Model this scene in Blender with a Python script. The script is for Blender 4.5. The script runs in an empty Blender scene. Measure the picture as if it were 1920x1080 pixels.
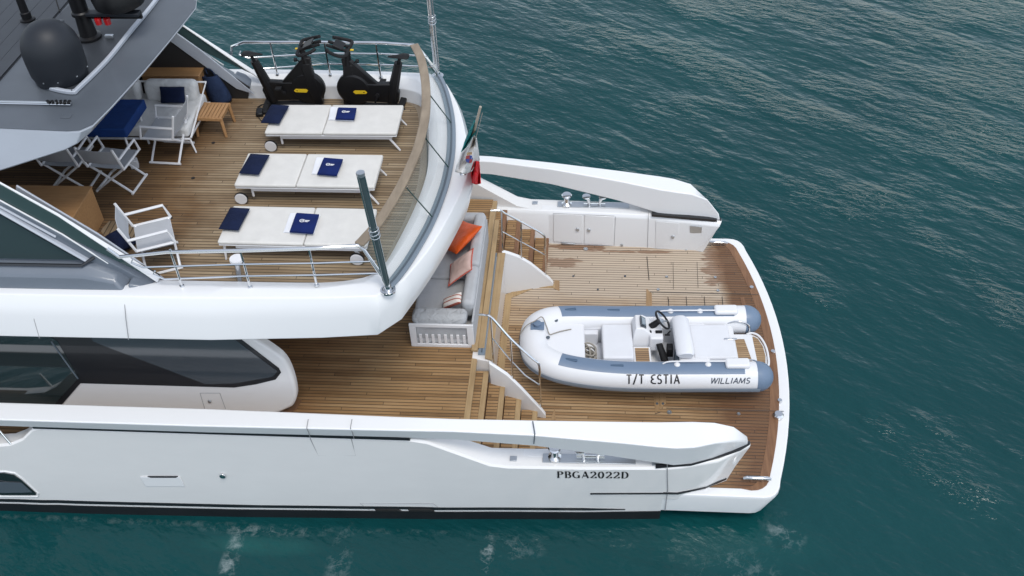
import bpy, bmesh, math, random
from mathutils import Vector, Matrix
random.seed(7)
R = math.radians
S = bpy.context.scene
COL = S.collection

# ---------------------------------------------------------------- camera, sky, sun, exposure
H = 13.1
PITCH, YAW, ROLL, FPX = .74368, -.101205, .048086, 1919.
_cy, _sy = math.cos(YAW), math.sin(YAW)
FWD = Vector((_sy*math.cos(PITCH), _cy*math.cos(PITCH), -math.sin(PITCH)))
_r = Vector((_cy, -_sy, 0)); _d = FWD.cross(_r)
RGT = _r*math.cos(ROLL) + _d*math.sin(ROLL)
DWN = -_r*math.sin(ROLL) + _d*math.cos(ROLL)
cam_d = bpy.data.cameras.new('camera'); cam = bpy.data.objects.new('camera', cam_d); COL.objects.link(cam)
cam.matrix_world = Matrix.Translation((0, 0, H)) @ Matrix((RGT, -DWN, -FWD)).transposed().to_4x4()
cam_d.sensor_width = 36.; cam_d.lens = 36*FPX/1920; cam_d.clip_end = 6000; cam_d.clip_start = .1
S.camera = cam
S.render.resolution_x, S.render.resolution_y = 1024, 576

SUN_EL, SUN_AZ = R(66), R(150)      # azimuth from +y towards +x
w = bpy.data.worlds.new('World'); S.world = w; w.use_nodes = True
nt = w.node_tree; bg = nt.nodes['Background']
sky = nt.nodes.new('ShaderNodeTexSky'); sky.sky_type = 'NISHITA'; sky.sun_disc = False
sky.sun_elevation = SUN_EL; sky.sun_rotation = SUN_AZ; sky.dust_density = .6; sky.air_density = 1.0; sky.ozone_density = 3.
hs = nt.nodes.new('ShaderNodeHueSaturation'); hs.inputs['Saturation'].default_value = .34
nt.links.new(sky.outputs[0], hs.inputs['Color']); tint = nt.nodes.new('ShaderNodeMix'); tint.data_type = 'RGBA'; tint.blend_type = 'MULTIPLY'; tint.inputs[0].default_value = 1.
tint.inputs[7].default_value = (.98, 1.015, 1.045, 1); nt.links.new(hs.outputs[0], tint.inputs[6]); nt.links.new(tint.outputs[2], bg.inputs[0])   # cool, thin overcast
bg.inputs[1].default_value = .15
sd = bpy.data.lights.new('sun', 'SUN'); sd.energy = 1.15; sd.angle = R(22); sd.color = (1, .95, .88)
so = bpy.data.objects.new('sun', sd); COL.objects.link(so)
sv = Vector((math.sin(SUN_AZ)*math.cos(SUN_EL), math.cos(SUN_AZ)*math.cos(SUN_EL), math.sin(SUN_EL)))
so.rotation_euler = sv.to_track_quat('Z', 'Y').to_euler(); so.location = (0, 20, 30)
S.view_settings.view_transform = 'Standard'; S.view_settings.look = 'None'
S.view_settings.exposure = 0.58; S.view_settings.gamma = 1

# ---------------------------------------------------------------- helpers
def A(px, py, z=None, y=None, x=None):
    """point of the place seen at a photo pixel, on a given level or upright plane"""
    d = RGT*((px-960)/FPX) + DWN*((py-540)/FPX) + FWD
    t = (z-H)/d.z if z is not None else (y/d.y if y is not None else x/d.x)
    return Vector((0, 0, H)) + d*t
YC = 12.05
def mir(p): return Vector((p[0], 2*YC-p[1], p[2]))

def new_mat(name, color=(.8,.8,.8), rough=.5, metal=0., coat=0., spec=.5, alpha=None, trans=0.):
    m = bpy.data.materials.new(name); m.use_nodes = True
    b = m.node_tree.nodes['Principled BSDF']
    b.inputs['Base Color'].default_value = (*color, 1); b.inputs['Roughness'].default_value = rough
    b.inputs['Metallic'].default_value = metal; b.inputs['Coat Weight'].default_value = coat
    b.inputs['Specular IOR Level'].default_value = spec
    b.inputs['Transmission Weight'].default_value = trans
    if alpha is not None: b.inputs['Alpha'].default_value = alpha
    return m
def N(m, t, **k):
    n = m.node_tree.nodes.new(t)
    for a, v in k.items(): setattr(n, a, v)
    return n
def LK(m, a, b): m.node_tree.links.new(a, b)
def mathn(m, op, a, b=None, c=None):
    n = N(m, 'ShaderNodeMath', operation=op)
    for i, v in enumerate((a, b, c)):
        if v is None: continue
        if isinstance(v, (int, float)): n.inputs[i].default_value = v
        else: LK(m, v, n.inputs[i])
    return n.outputs[0]
def ramp(m, src, stops):
    n = N(m, 'ShaderNodeValToRGB'); LK(m, src, n.inputs[0])
    e = n.color_ramp.elements
    while len(e) < len(stops): e.new(.5)
    for i, (p, c) in enumerate(stops):
        e[i].position = p; e[i].color = (*c, 1) if len(c) == 3 else c
    return n.outputs[0]
def noise(m, scale, detail=3, vec=None, rough=.55, w=None):
    n = N(m, 'ShaderNodeTexNoise'); n.inputs['Scale'].default_value = scale
    n.inputs['Detail'].default_value = detail; n.inputs['Roughness'].default_value = rough
    if vec is not None: LK(m, vec, n.inputs['Vector'])
    return n.outputs['Fac']
def mapping(m, vec, scale=(1,1,1), rot=(0,0,0), loc=(0,0,0)):
    n = N(m, 'ShaderNodeMapping'); LK(m, vec, n.inputs['Vector'])
    n.inputs['Scale'].default_value = scale; n.inputs['Rotation'].default_value = rot; n.inputs['Location'].default_value = loc
    return n.outputs[0]
def mix(m, fac, a, b, blend='MIX'):
    n = N(m, 'ShaderNodeMix', data_type='RGBA', blend_type=blend)
    for s, v in ((n.inputs[0], fac), (n.inputs[6], a), (n.inputs[7], b)):
        if isinstance(v, (int, float)): s.default_value = v
        elif isinstance(v, tuple): s.default_value = (*v, 1)
        else: LK(m, v, s)
    return n.outputs[2]
def bsdf(m): return m.node_tree.nodes['Principled BSDF']
def pos(m): return N(m, 'ShaderNodeNewGeometry').outputs['Position']
def objc(m): return N(m, 'ShaderNodeTexCoord').outputs['Object']
def bump(m, h, dist=.01, strength=1.):
    b = N(m, 'ShaderNodeBump'); b.inputs['Distance'].default_value = dist; b.inputs['Strength'].default_value = strength
    LK(m, h, b.inputs['Height']); LK(m, b.outputs[0], bsdf(m).inputs['Normal'])

def teak(name, dark, mid, light, axis='x', width=.062, caulk=(.03,.022,.015), gap=.2, plank=2.4, patches=None, rough=.62, worn=.5):
    m = new_mat(name, mid, rough)
    p = pos(m); sp = N(m, 'ShaderNodeSeparateXYZ'); LK(m, p, sp.inputs[0])
    u, v = (sp.outputs[0], sp.outputs[1]) if axis == 'x' else (sp.outputs[1], sp.outputs[0])
    row = mathn(m, 'DIVIDE', v, width); ri = mathn(m, 'FLOOR', row); rf = mathn(m, 'FRACT', row)
    # plank ends: each row shifted by a third of its length
    sh = mathn(m, 'MULTIPLY', mathn(m, 'FRACT', mathn(m, 'MULTIPLY', ri, .3727)), plank)
    uu = mathn(m, 'DIVIDE', mathn(m, 'ADD', u, sh), plank); ui = mathn(m, 'FLOOR', uu); uf = mathn(m, 'FRACT', uu)
    cb = N(m, 'ShaderNodeCombineXYZ'); LK(m, ri, cb.inputs[0]); LK(m, ui, cb.inputs[1])
    wn = N(m, 'ShaderNodeTexWhiteNoise', noise_dimensions='2D'); LK(m, cb.outputs[0], wn.inputs['Vector'])
    sc = (1.2, 45, 10) if axis == 'x' else (45, 1.2, 10)
    grain = noise(m, 1.6, 5, mapping(m, p, sc), .6)
    big = noise(m, .55, 3, p, .6); big2 = noise(m, 2.3, 5, mapping(m, p, (.55, 1.3, 1) if axis == 'x' else (1.3, .55, 1)), .65)
    t = mathn(m, 'ADD', mathn(m, 'ADD', .03, mathn(m, 'MULTIPLY', wn.outputs['Value'], .34)), mathn(m, 'MULTIPLY', grain, .40))
    t = mathn(m, 'ADD', t, mathn(m, 'MULTIPLY', mathn(m, 'SUBTRACT', big, .35), .55*worn))
    t = mathn(m, 'ADD', t, mathn(m, 'MULTIPLY', mathn(m, 'SUBTRACT', big2, .4), .6*worn))
    col = ramp(m, t, [(.16, dark), (.46, mid), (.80, light)])
    if patches: col = patches(m, p, col, sp)
    c1 = mathn(m, 'LESS_THAN', rf, gap)
    c2 = mathn(m, 'LESS_THAN', uf, .008/plank)
    cm = mathn(m, 'MAXIMUM', c1, c2)
    cm = mathn(m, 'MULTIPLY', cm, .88)
    LK(m, mix(m, cm, col, caulk), bsdf(m).inputs['Base Color'])
    bump(m, mathn(m, 'SUBTRACT', mathn(m, 'MULTIPLY', grain, .15), cm), .002, .6)
    return m

def gel(name, color, rough=.3, coat=.3, grime=.05):
    m = new_mat(name, color, rough, coat=coat)
    p = pos(m)
    n = noise(m, 1.7, 5, mapping(m, p, (1, 1, 2.5)))
    d = tuple(c*(1-grime*1.2) for c in color)
    LK(m, ramp(m, n, [(.3, d), (.65, color)]), bsdf(m).inputs['Base Color'])
    if grime: LK(m, ramp(m, noise(m, 2, 3, p), [(.3, (rough*.93,)*3), (.7, (min(1, rough*1.1),)*3)]), bsdf(m).inputs['Roughness'])
    return m
def cloth(name, color, rough=.85, scale=240, var=.12, wrinkle=0., wscale=7):
    m = new_mat(name, color, rough, spec=.25)
    p = objc(m)
    n = noise(m, 5, 4, p)
    d = tuple(c*(1-var) for c in color); l = tuple(min(1, c*(1+var*.6)) for c in color)
    LK(m, ramp(m, n, [(.3, d), (.7, l)]), bsdf(m).inputs['Base Color'])
    h = noise(m, scale, 2, p)
    if wrinkle:
        nn = N(m, 'ShaderNodeTexNoise'); nn.inputs['Scale'].default_value = wscale; nn.inputs['Detail'].default_value = 2; nn.inputs['Distortion'].default_value = .8
        LK(m, p, nn.inputs['Vector'])
        h = mathn(m, 'ADD', mathn(m, 'MULTIPLY', h, .04), mathn(m, 'MULTIPLY', nn.outputs['Fac'], wrinkle))
        bump(m, h, .05, 1)
    else: bump(m, h, .002, .5)
    return m

M = {}
M['white'] = gel('white_gelcoat', (.78, .785, .79), .28, .3, 0)
M['hullwhite'] = gel('hull_gelcoat', (.775, .77, .76), .2, .5, .02)
M['cabin'] = gel('cabin_gelcoat', (.78, .76, .745), .3, .3, .02)
M['black'] = new_mat('black_paint', (.012, .013, .016), .3, coat=.3)
M['antifoul'] = gel('black_antifouling', (.005, .007, .010), .6, 0, .2)
M['greypaint'] = gel('grey_metallic_paint', (.145, .17, .205), .36, .4, .05)
M['greylight'] = gel('light_grey_paint', (.42, .45, .50), .3, .5, .03)
M['roofgrey'] = gel('roof_grey_paint', (.085, .098, .115), .45, .1, .09)
M['roofface'] = gel('roof_edge_paint', (.30, .33, .37), .3, .5, .04)
M['louvre'] = gel('louvre_dark_grey', (.035, .040, .048), .5, .05, .12)
M['darklining'] = new_mat('dark_lining', (.022, .021, .021), .45)
M['tinted'] = new_mat('tinted_window_glass', (.012, .014, .016), .04, spec=.9, coat=1.)
M['skyglass'] = new_mat('sky_reflection_glass', (.05, .06, .07), .12, spec=.8, coat=.5)  # paler base colour stands in for sky reflected in the aft pane
M['paneglass'] = new_mat('dark_green_pane', (.018, .028, .030), .05, spec=.9, coat=1.)
M['greenglass'] = new_mat('green_grey_glass', (.045, .068, .072), .1, spec=.4, coat=.2)
M['glass'] = new_mat('clear_glass', (.35, .45, .43), .02, alpha=.10, spec=.5)
M['screenglass'] = new_mat('windbreak_glass', (.06, .10, .10), .06, alpha=.85, spec=.5)
M['glassedge'] = new_mat('glass_edge', (.02, .05, .045), .15)
M['steel'] = new_mat('polished_steel', (.72, .73, .74), .13, metal=1.)
M['steelmat'] = new_mat('brushed_steel_plate', (.50, .53, .56), .34, metal=.85)
M['gasket'] = new_mat('dark_grey_channel', (.10, .125, .15), .4, metal=.2)
M['channel'] = new_mat('blue_grey_channel', (.23, .28, .33), .35, metal=.3)
def sheltered_shade(xlim, width, color, k=.75):
    # oiled brown under the roof, deepened to carry painted shade; open part weathered paler
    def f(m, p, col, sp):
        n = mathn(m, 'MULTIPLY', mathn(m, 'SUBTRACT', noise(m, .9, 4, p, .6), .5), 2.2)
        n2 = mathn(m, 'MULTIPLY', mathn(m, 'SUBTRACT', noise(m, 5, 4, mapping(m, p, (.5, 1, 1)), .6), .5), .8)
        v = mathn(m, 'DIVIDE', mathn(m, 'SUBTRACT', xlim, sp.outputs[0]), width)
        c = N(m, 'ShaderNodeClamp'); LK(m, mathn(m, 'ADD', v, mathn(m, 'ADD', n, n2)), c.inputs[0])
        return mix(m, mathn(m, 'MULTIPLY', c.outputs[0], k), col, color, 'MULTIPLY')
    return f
M['teakmain'] = teak('teak_main_deck', (.135,.070,.026), (.295,.170,.070), (.43,.275,.135), patches=sheltered_shade(-3.5, 1.6, (.62, .46, .33)))
M['teakupper'] = teak('teak_upper_deck', (.125,.082,.044), (.265,.190,.112), (.40,.31,.20), worn=.75, patches=sheltered_shade(-5.3, 1.0, (.50, .34, .19), .85))

def plat_patches(m, p, col, sp):
    x, y = sp.outputs[0], sp.outputs[1]
    n = noise(m, 1.4, 5, mapping(m, p, (.6, 1.5, 1)), .65)
    nn = mathn(m, 'MULTIPLY', mathn(m, 'SUBTRACT', n, .5), 1.6)
    # sun-bleached area on the far half of the platform
    e = mathn(m, 'SUBTRACT', y, 12.55); e = mathn(m, 'ADD', mathn(m, 'MULTIPLY', e, 1.2), nn)
    ex = mathn(m, 'MULTIPLY', mathn(m, 'SUBTRACT', 2.55, mathn(m, 'MULTIPLY', mathn(m, 'SUBTRACT', y, 13.2), .12)), 1.)
    ex = mathn(m, 'MULTIPLY', mathn(m, 'SUBTRACT', ex, x), 5); ex = mathn(m, 'ADD', ex, mathn(m, 'MULTIPLY', nn, .8))
    msk = mathn(m, 'MINIMUM', e, ex); cl = N(m, 'ShaderNodeClamp'); LK(m, msk, cl.inputs[0]); 
    col = mix(m, mathn(m, 'MULTIPLY', cl.outputs[0], .80), col, (.53, .445, .35))
    # damp, darker wood towards the stern rim
    w1 = mathn(m, 'MULTIPLY', mathn(m, 'SUBTRACT', x, mathn(m, 'ADD', 1.62, mathn(m, 'MULTIPLY', nn, 1.1))), 1.3)
    c2 = N(m, 'ShaderNodeClamp'); LK(m, w1, c2.inputs[0])
    inv = mathn(m, 'SUBTRACT', 1., cl.outputs[0])
    col = mix(m, mathn(m, 'MULTIPLY', mathn(m, 'MULTIPLY', c2.outputs[0], inv), .84), col, (.12, .05, .02))
    # stains by the cupboards
    def blob(cx, cy, rx, ry, k, c, col):
        dx = mathn(m, 'DIVIDE', mathn(m, 'SUBTRACT', x, cx), rx); dy = mathn(m, 'DIVIDE', mathn(m, 'SUBTRACT', y, cy), ry)
        r2 = mathn(m, 'ADD', mathn(m, 'MULTIPLY', dx, dx), mathn(m, 'MULTIPLY', dy, dy))
        n2 = noise(m, 7, 4, mapping(m, p, (.35, 1.2, 1)), .65)
        v = mathn(m, 'SUBTRACT', mathn(m, 'ADD', 1., mathn(m, 'MULTIPLY', mathn(m, 'SUBTRACT', n2, .5), 4.5)), r2)
        c = N(m, 'ShaderNodeClamp'); LK(m, mathn(m, 'MULTIPLY', v, 2.5), c.inputs[0])
        return mix(m, mathn(m, 'MULTIPLY', c.outputs[0], k), col, (.20, .10, .05))
    col = blob(-.15, 14.63, .55, .11, .85, 1, col)
    col = blob(.9, 14.55, .7, .05, .75, 1, col)
    col = blob(-.42, 14.22, .36, .17, .65, 1, col)
    col = blob(2.25, 14.1, .22, .55, .7, 1, col)
    col = blob(2.1, 10.4, .5, .12, .6, 1, col)
    col = blob(1.72, 10.05, .16, .1, .8, 1, col)
    return col
M['teakplat'] = teak('teak_swim_platform', (.165,.085,.036), (.325,.198,.093), (.48,.33,.185), patches=plat_patches, plank=2.3, worn=.6)
M['teakmargin'] = new_mat('teak_margin', (.30,.18,.09), .55)
def solidwood(name, a, b, sc=(3, 40, 40), rough=.5):
    m = new_mat(name, a, rough); n = noise(m, 1., 5, mapping(m, objc(m), sc), .6); n2 = noise(m, 3., 3, objc(m))
    LK(m, ramp(m, mathn(m, 'ADD', mathn(m, 'MULTIPLY', n, .7), mathn(m, 'MULTIPLY', n2, .3)), [(.3, a), (.7, b)]), bsdf(m).inputs['Base Color']); return m
M['teakmargin'] = solidwood('teak_margin_plank', (.25,.15,.07), (.40,.265,.14), (25, 1.5, 20))
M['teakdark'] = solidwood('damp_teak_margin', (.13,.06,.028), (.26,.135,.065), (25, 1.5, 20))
M['nosing'] = solidwood('teak_nosing', (.29,.19,.09), (.44,.31,.165), (30, 1.5, 20))
M['railwood'] = solidwood('weathered_teak_rail', (.19,.145,.10), (.33,.265,.19), (12, 2, 12))
M['cabinetwood'] = solidwood('oiled_teak_panel', (.33,.17,.07), (.46,.26,.115), (3, 30, 30), .45)
M['tablewood'] = solidwood('orange_teak', (.30,.155,.06), (.46,.26,.12), (30, 3, 30))
M['cream'] = cloth('cream_canvas', (.67, .655, .62), var=.06, wrinkle=.10, wscale=3)
M['greycloth'] = cloth('light_grey_canvas', (.43, .44, .455), var=.07, wrinkle=.12)
M['greywrink'] = cloth('creased_grey_canvas', (.42, .43, .44), var=.10, wrinkle=.8, wscale=9)
M['offwhitecloth'] = cloth('off_white_cushion', (.62, .62, .61), var=.07, wrinkle=.5, wscale=7)
M['navy'] = cloth('navy_canvas', (.005, .011, .040), var=.25, wrinkle=.25)
M['towelnavy'] = cloth('navy_terry', (.004, .015, .10), var=.25, scale=400)
M['towelwhite'] = cloth('white_terry', (.76, .77, .80), var=.06, scale=400)
M['orange'] = cloth('orange_satin', (.72, .10, .012), rough=.42, var=.15, wrinkle=.35)
M['pink'] = cloth('pale_pink_linen', (.66, .47, .41), var=.10, wrinkle=.4)
M['piping'] = new_mat('red_piping', (.62, .10, .06), .7)
M['bluecover'] = cloth('royal_blue_cover', (.008, .038, .16), var=.2, wrinkle=.15)
M['denim'] = cloth('denim_blue', (.018, .032, .075), var=.3, wrinkle=.4)
M['wmetal'] = new_mat('white_powder_coat', (.74, .74, .75), .4)
M['mesh'] = cloth('grey_white_sling', (.40, .415, .44), scale=300, var=.05)
M['blackplastic'] = new_mat('black_plastic', (.006, .006, .007), .42, spec=.35)
M['blackmatte'] = new_mat('black_rubber', (.009, .009, .010), .65, spec=.3)
M['yellow'] = new_mat('yellow_badge', (.75, .50, .02), .4)
M['radome'] = gel('dark_dome_paint', (.009, .012, .018), .55, 0, .1)
M['red'] = new_mat('red_lamp', (.5, .01, .012), .2, coat=1)
M['tube'] = gel('white_inflatable_fabric', (.73, .735, .75), .45, .1, .012)
M['tubeblue'] = gel('blue_grey_fabric', (.145, .205, .295), .5, .05, .06)
M['tubestrake'] = gel('blue_grey_rubber', (.27, .34, .42), .5, .05, .06)
M['handle'] = new_mat('slate_blue_rubber', (.055, .10, .165), .5)
M['vinyl'] = cloth('white_vinyl', (.69, .70, .725), rough=.45, var=.02)
M['screen'] = new_mat('display_glass', (.03, .04, .05), .08, coat=1)
M['tendteak'] = teak('tender_teak', (.22,.13,.065), (.36,.235,.125), (.46,.32,.19), width=.045, gap=.2, plank=5, worn=.2)
M['rope'] = solidwood('grey_rope', (.20,.18,.15), (.36,.33,.28), (60,60,60), .9)
M['ink'] = new_mat('black_lettering', (.008,.008,.010), .4)
M['inkgrey'] = new_mat('slate_lettering', (.05,.065,.09), .4)
M['inkwhite'] = new_mat('white_print', (.8,.8,.82), .6)
M['flaggreen'] = cloth('flag_green', (.004, .16, .16), rough=.7, var=.1)
M['flagwhite'] = cloth('flag_white', (.66, .65, .64), rough=.7, var=.08)
M['flagred'] = cloth('flag_red', (.62, .008, .015), rough=.7, var=.12)
M['crestblue'] = new_mat('crest_blue', (.02, .05, .30), .7); M['crestred'] = new_mat('crest_red', (.35, .03, .03), .7); M['crestgold'] = new_mat('crest_gold', (.42, .25, .12), .7)
M['staff'] = gel('varnished_staff', (.42, .36, .29), .3, .4, .1)
M['seam'] = new_mat('panel_seam', (.30, .30, .31), .6)
M['polecover'] = new_mat('dark_green_grey_sleeve', (.10, .14, .15), .22, coat=.5, metal=.5)

class MB:
    def __init__(s): s.v = []; s.f = []
    def add(s, vs, fs):
        o = len(s.v); s.v += [Vector(v) for v in vs]; s.f += [tuple(i+o for i in f) for f in fs]; return s
    def poly(s, pts): return s.add(pts, [tuple(range(len(pts)))])
    def prism(s, pts, vec):
        n = len(pts); vec = Vector(vec); b = [Vector(p)+vec for p in pts]
        fs = [tuple(range(n)), tuple(range(2*n-1, n-1, -1))] + [(i, n+i, n+(i+1) % n, (i+1) % n) for i in range(n)]
        return s.add(list(pts)+b, fs)
    def box(s, c, d, rot=None):
        c = Vector(c); hx, hy, hz = d[0]/2, d[1]/2, d[2]/2
        vs = [Vector((x, y, z)) for x in (-hx, hx) for y in (-hy, hy) for z in (-hz, hz)]
        if rot is not None:
            mt = rot if isinstance(rot, Matrix) else Matrix.Rotation(rot, 3, 'Z'); vs = [mt @ v for v in vs]
        return s.add([c+v for v in vs], [(0,1,3,2), (4,6,7,5), (0,4,5,1), (2,3,7,6), (0,2,6,4), (1,5,7,3)])
    def loft(s, secs, closed=True, cap=True, ring=False):
        n = len(secs[0]); vs = [p for q in secs for p in q]; fs = []
        m = len(secs)
        for i in range(m if ring else m-1):
            for j in range(n if closed else n-1):
                a, b = i*n+j, i*n+(j+1) % n; i2 = (i+1) % m
                fs.append((a, b, i2*n+(j+1) % n, i2*n+j))
        if cap and closed and not ring: fs += [tuple(range(n-1, -1, -1)), tuple(range((m-1)*n, m*n))]
        return s.add(vs, fs)
    def tube(s, path, r, k=8, closed=False, flat=1.):
        path = [Vector(p) for p in path]; n = len(path); secs = []; up = None
        for i, p in enumerate(path):
            if closed: t = (path[(i+1) % n]-path[i-1])
            else: t = path[min(i+1, n-1)]-path[max(i-1, 0)]
            t.normalize()
            if up is None:
                up = Vector((0, 0, 1)) if abs(t.z) < .9 else Vector((1, 0, 0))
            a = t.cross(up).normalized(); b = a.cross(t).normalized(); up = b
            rr = r[i] if isinstance(r, (list, tuple)) else r
            secs.append([p + a*math.cos(2*math.pi*j/k)*rr + b*math.sin(2*math.pi*j/k)*rr*flat for j in range(k)])
        return s.loft(secs, True, True, closed)
    def lathe(s, prof, c, k=24, axis='z', rot=None):
        c = Vector(c); secs = []
        for r, z in prof:
            ring = []
            for j in range(k):
                a = 2*math.pi*j/k; v = Vector((r*math.cos(a), r*math.sin(a), z))
                if axis == 'y': v = Vector((v.x, v.z, v.y))
                if axis == 'x': v = Vector((v.z, v.x, v.y))
                if rot is not None: v = rot @ v
                ring.append(c+v)
            secs.append(ring)
        return s.loft(secs)
    def pillow(s, c, w, d, t, rot=None, n=9, pinch=.06, seed=0):
        c = Vector(c); rr = random.Random(seed); vs = []; fs = []
        def pt(i, j, sgn):
            u, v = i/(n-1)*2-1, j/(n-1)*2-1
            e = max(0, (1-abs(u)**2.6))*max(0, (1-abs(v)**2.6))
            x = u*(1-pinch*(1-v*v)) * w/2; y = v*(1-pinch*(1-u*u)) * d/2
            p = Vector((x, y, sgn*t/2*(e**.45)))
            p += Vector((0, 0, rr.uniform(-1, 1)*t*.04*e))
            return c + (rot @ p if rot is not None else p)
        top = {}; bot = {}
        for i in range(n):
            for j in range(n):
                top[i, j] = len(vs); vs.append(pt(i, j, 1))
        for i in range(n):
            for j in range(n):
                if i in (0, n-1) or j in (0, n-1): bot[i, j] = top[i, j]
                else: bot[i, j] = len(vs); vs.append(pt(i, j, -1))
        for i in range(n-1):
            for j in range(n-1):
                fs.append((top[i,j], top[i+1,j], top[i+1,j+1], top[i,j+1])); fs.append((bot[i,j], bot[i,j+1], bot[i+1,j+1], bot[i+1,j]))
        return s.add(vs, fs)
    def build(s, name, mat, parent=None, bevel=0., smooth=35, seg=2, local=False, sub=0, xmap=None):
        if xmap: s.v = [Vector((xmap(v.x), v.y, v.z)) for v in s.v]
        me = bpy.data.meshes.new(name)
        off = Vector((0, 0, 0))
        if parent is not None and not local:
            q = parent
            while q: off += q.location; q = q.parent
        me.from_pydata([v-off for v in s.v], [], s.f)
        bm = bmesh.new(); bm.from_mesh(me); bmesh.ops.remove_doubles(bm, verts=bm.verts, dist=1e-5)
        bmesh.ops.recalc_face_normals(bm, faces=bm.faces); bm.to_mesh(me); bm.free()
        me.materials.append(M[mat] if isinstance(mat, str) else mat)
        if smooth: me.shade_smooth(); me.set_sharp_from_angle(angle=R(smooth))
        o = bpy.data.objects.new(name, me); COL.objects.link(o); o.parent = parent
        if bevel:
            b = o.modifiers.new('bevel', 'BEVEL'); b.width = bevel; b.segments = seg; b.limit_method = 'ANGLE'; b.angle_limit = R(28)
            b.harden_normals = False
        if sub: q = o.modifiers.new('sub', 'SUBSURF'); q.levels = q.render_levels = sub
        return o
def thing(name, label, cat, loc=(0,0,0), rz=0, group=None):
    o = bpy.data.objects.new(name, None); COL.objects.link(o); o.location = loc; o.rotation_euler = (0, 0, rz)
    o.empty_display_size = .2
    return tag(o, label, cat, group)
def tag(o, label, cat=None, group=None):
    o['label'] = label
    if cat: o['category'] = cat
    if group: o['group'] = group
    return o
def dup(root, loc, rz, label=None):
    r = root.copy(); COL.objects.link(r); r.location = loc; r.rotation_euler = (0, 0, rz)
    if label: r['label'] = label
    for ch in list(root.children):
        c = ch.copy(); COL.objects.link(c); c.parent = r
        for g in list(ch.children):
            d = g.copy(); COL.objects.link(d); d.parent = c
    return r
def single(mb, name, mat, label, cat, loc, group=None, **k):
    """a thing that is one mesh: origin moved to loc (its base)"""
    loc = Vector(loc); mb.v = [v-loc for v in mb.v]
    o = mb.build(name, mat, None, **k); o.location = loc
    return tag(o, label, cat, group)
def spline(pts, n=8):
    pts = [Vector(p) for p in pts]; out = []
    for i in range(len(pts)-1):
        p0, p1, p2, p3 = pts[max(i-1, 0)], pts[i], pts[i+1], pts[min(i+2, len(pts)-1)]
        for k in range(n):
            t = k/n
            out.append(.5*((2*p1)+(-p0+p2)*t+(2*p0-5*p1+4*p2-p3)*t*t+(-p0+3*p1-3*p2+p3)*t**3))
    out.append(pts[-1]); return out

# stroke lettering: ribbons whose width may depend on the stroke direction
def arc(cx, cy, rx, ry, a0, a1, n=10): return [(cx+rx*math.cos(R(a0+(a1-a0)*i/n)), cy+ry*math.sin(R(a0+(a1-a0)*i/n))) for i in range(n+1)]
GL = {
 'P': (.62, [[(.12,0),(.12,1)], [(0,1),(.3,1)]+arc(.3,.76,.28,.24,90,-90)+[(.12,.52)], [(0,0),(.26,0)]]),
 'B': (.66, [[(.12,0),(.12,1)], [(0,1),(.3,1)]+arc(.3,.77,.24,.23,90,-90)+[(.12,.54)], [(.3,.54)]+arc(.3,.27,.3,.27,90,-90)+[(0,0)]]),
 'G': (.74, [arc(.38,.5,.36,.5,50,310,16), [(.64,.02),(.64,.42)], [(.48,.42),(.74,.42)]]),
 'A': (.72, [[(.04,0),(.36,1)], [(.36,1),(.68,0)], [(.15,.33),(.56,.33)]]),
 '2': (.62, [arc(.3,.72,.25,.28,165,-35,10)+[(.05,.03)], [(.05,.03),(.58,.03)], [(.58,.03),(.58,.2)]]),
 '0': (.62, [arc(.31,.5,.25,.5,0,360,20)]),
 'D': (.74, [[(.14,0),(.14,1)], [(0,1),(.3,1)]+arc(.3,.5,.38,.5,90,-90,14)+[(0,0)]]),
 'T': (.62, [[(0,1),(.6,1)], [(.3,1),(.3,0)]]),
 '/': (.5, [[(0,-.1),(.45,1.1)]]),
 'E': (.6, [arc(.5,.74,.42,.25,80,250,8), arc(.5,.27,.46,.27,110,290,8)]),
 'S': (.56, [arc(.28,.74,.24,.25,40,250,10)+arc(.26,.25,.25,.25,80,-140,10)]),
 'I': (.22, [[(.1,0),(.1,1)]]),
 'W': (.95, [[(0,1),(.2,0)], [(.2,0),(.45,1)], [(.45,1),(.68,0)], [(.68,0),(.95,1)]]),
 'L': (.62, [[(.05,1),(.05,0)], [(.05,0),(.58,0)]]),
 'M': (.9, [[(.0,0),(.1,1)], [(.1,1),(.42,.1)], [(.42,.1),(.76,1)], [(.76,1),(.84,0)]]),
 ' ': (.4, []),
}
def text(mb, s, org, ux, uy, h, thin, thick, sp=.18, sx=1., shear=0.):
    """org: start point, ux/uy unit vectors of the writing plane"""
    ux, uy = Vector(ux).normalized(), Vector(uy).normalized(); x = 0
    def P(p): return Vector(org) + ux*((x+p[0]*sx+shear*p[1])*h) + uy*(p[1]*h)
    for ch in s:
        wd, st = GL[ch]
        for line0 in st:
            line = [line0[0]]
            for a, b in zip(line0[:-1], line0[1:]):
                k_ = max(1, int(math.hypot(b[0]-a[0], b[1]-a[1])/.12))
                line += [(a[0]+(b[0]-a[0])*j/k_, a[1]+(b[1]-a[1])*j/k_) for j in range(1, k_+1)]
            for i in range(len(line)-1):
                a, b = line[i], line[i+1]; pa, pb = P(a), P(b); d = (pb-pa)
                if d.length < 1e-6: continue
                n = ux*(-d.dot(uy)) + uy*(d.dot(ux)); n.normalize()
                v = abs((d.normalized()).dot(uy)); 
                if ch in 'AWM' and thick != thin: v = 1. if d.dot(uy)*(1 if True else 1) < 0 else .1
                wdt = (thin+(thick-thin)*v**1.5)*h/2
                e = d.normalized()*wdt*.3
                mb.poly([pa-n*wdt-e, pb-n*wdt+e, pb+n*wdt+e, pa+n*wdt-e])
        x += wd*sx+sp

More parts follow.
